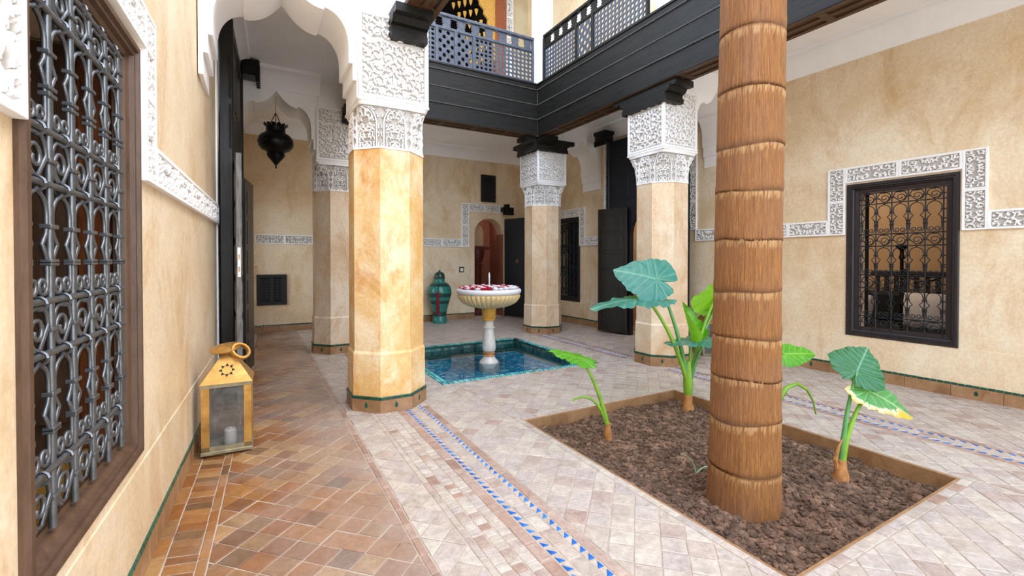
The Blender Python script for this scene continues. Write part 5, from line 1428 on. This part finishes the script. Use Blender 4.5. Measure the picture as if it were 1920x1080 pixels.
B2 = Vector((2.175, 2.464, -.08))
p2 = thing('elephant_ear', 'small elephant ear with one bright leaf and a bent stalk', 'plant', tuple(B2), 0)
obj('stem_stub', MB().lathe([(.032, -.03), (.027, .03), (.030, .05), (.020, .08), (.021, .12)], 12), 'stub', p2, smooth=60)
A = Vector((2.004, 2.551, .503))
leaf_on(p2, B2 + Vector((0, 0, .09)), A, at(A, -.22, .06, .02), (VR * .24 + UP * .95 - VF * .10), .36, .30, 'leaf_green', 'stalk', .018, .008, via=(2.12, 2.49, .30), seed=7, droop=.03, cup=-.18, ruffle=.012)
pts = bez(B2 + Vector((-.005, 0, .09)) - B2, Vector((2.10, 2.50, .30)) - B2, Vector((1.947, 2.579, .205)) - B2)
obj('bent_stalk', MB().tube(pts, [.013 - .006 * k / 14 for k in range(15)], 8), 'stalk', p2, smooth=60)

B3 = Vector((2.958, 1.348, -.08))
p3 = thing('elephant_ear', 'elephant ear with a dark leaf above a yellow scorched leaf', 'plant', tuple(B3), 0)
obj('stem_stub', MB().lathe([(.045, -.03), (.04, .03), (.03, .07), (.026, .12)], 14), 'stub', p3, smooth=60)
obj('dry_sheath', MB().tube([(-.02, .01, .06), (-.035, .015, .12), (-.028, .0, .20), (-.0, -.01, .25)], [.012, .012, .007, .002], 6), 'stub', p3)
A = Vector((3.025, 1.301, .555))
leaf_on(p3, B3 + Vector((0, 0, .09)), A, at(A, .09, .11, .04), (VR * -.05 + UP * .42 - VF * .90), .25, .33, 'leaf_dark', 'stalk_teal', .016, .007, via=(2.975, 1.335, .35), seed=8, droop=.07, cup=-.10, ruffle=.012)
A = Vector((3.086, 1.265, .445))
leaf_on(p3, B3 + Vector((.005, -.005, .09)), A, at(A, .27, -.14, -.06), (VR * .22 + UP * .62 - VF * .72), .40, .24, 'leaf_burn', 'stalk', .018, .008, via=(2.97, 1.33, .26), seed=9, droop=.10, cup=-.16, ruffle=.012, burn=lambda x, y, q: (q - .30) * 1.25 * (1 if y < 0 else .15) + (.30 if x > .42 else 0))

B4 = Vector((2.80, 1.86, -.08))
p4 = thing('elephant_ear', 'elephant ear half hidden behind the palm trunk, with a bent yellow green stalk', 'plant', tuple(B4), 0)
obj('stem_stub', MB().lathe([(.035, -.03), (.03, .04), (.022, .08), (.02, .12)], 12), 'stub', p4, smooth=60)
A = Vector((2.935, 1.665, .60))
leaf_on(p4, B4 + Vector((0, 0, .09)), A, at(A, .22, .02, -.02), (UP * .8 - VF * .5), .28, .22, 'leaf_green', 'stalk', .016, .007, via=(2.87, 1.75, .35), seed=10, droop=.05, cup=-.1, ruffle=.01)
q = [Vector(v_) for v_ in ((2.80, 1.86, .02), (2.86, 1.74, .22), (2.895, 1.682, .295), (2.946, 1.655, .385), (3.006, 1.622, .41), (3.06, 1.59, .37), (3.09, 1.57, .30), (3.108, 1.561, .215))]
obj('bent_stalk', MB().tube([v_ - B4 for v_ in q], [.018, .02, .019, .015, .011, .008, .006, .005], 8), 'stalk', p4, smooth=60)
t = thing('sprout', 'thin pale shoot curling out of the earth left of the palm trunk', 'sprout', (2.272, 1.80, -.07))
obj('blade', MB().tube(bez((0, 0, 0), (-.0, .02, .10), (-.075, .05, .115)), [.006 * (1 - .7 * k / 14) for k in range(15)], 6), 'sprout', t, smooth=60)
t = thing('sprout', 'pale shoot lying against the foot of the palm trunk', 'sprout', (2.28, 1.80, -.07))
obj('blade', MB().tube(bez((0, 0, 0), (.04, -.02, .06), (.09, -.06, .035)), [.006 * (1 - .5 * k / 14) for k in range(15)], 6), 'sprout', t, smooth=60)

t = thing('small_lantern', 'small glass sided lantern on the floor, half hidden behind the palm trunk', 'lantern', (5.0, 3.80, 0.0), math.radians(-20))
obj('base_tray', MB().box((-.13, -.11, 0), (.13, .11, .03), .004), 'brass_dull', t)
for sx in (-1, 1):
    for sy in (-1, 1): obj('corner_post', MB().box((sx * .125 - .012, sy * .105 - .012, .03), (sx * .125 + .012, sy * .105 + .012, .40), .003), 'brass_dull', t)
for sy in (-1, 1): obj('glass_pane', MB().box((-.113, sy * .105 - .002, .03), (.113, sy * .105 + .002, .40)), 'dusty_glass', t)
for sx in (-1, 1): obj('glass_pane', MB().box((sx * .125 - .002, -.093, .03), (sx * .125 + .002, .093, .40)), 'dusty_glass', t)
obj('roof', MB().add([(-.14, -.12, .40), (.14, -.12, .40), (.14, .12, .40), (-.14, .12, .40), (-.03, -.03, .54), (.03, -.03, .54), (.03, .03, .54), (-.03, .03, .54)], [(0, 1, 5, 4), (1, 2, 6, 5), (2, 3, 7, 6), (3, 0, 4, 7), (4, 5, 6, 7), (3, 2, 1, 0)]), 'brass', t)
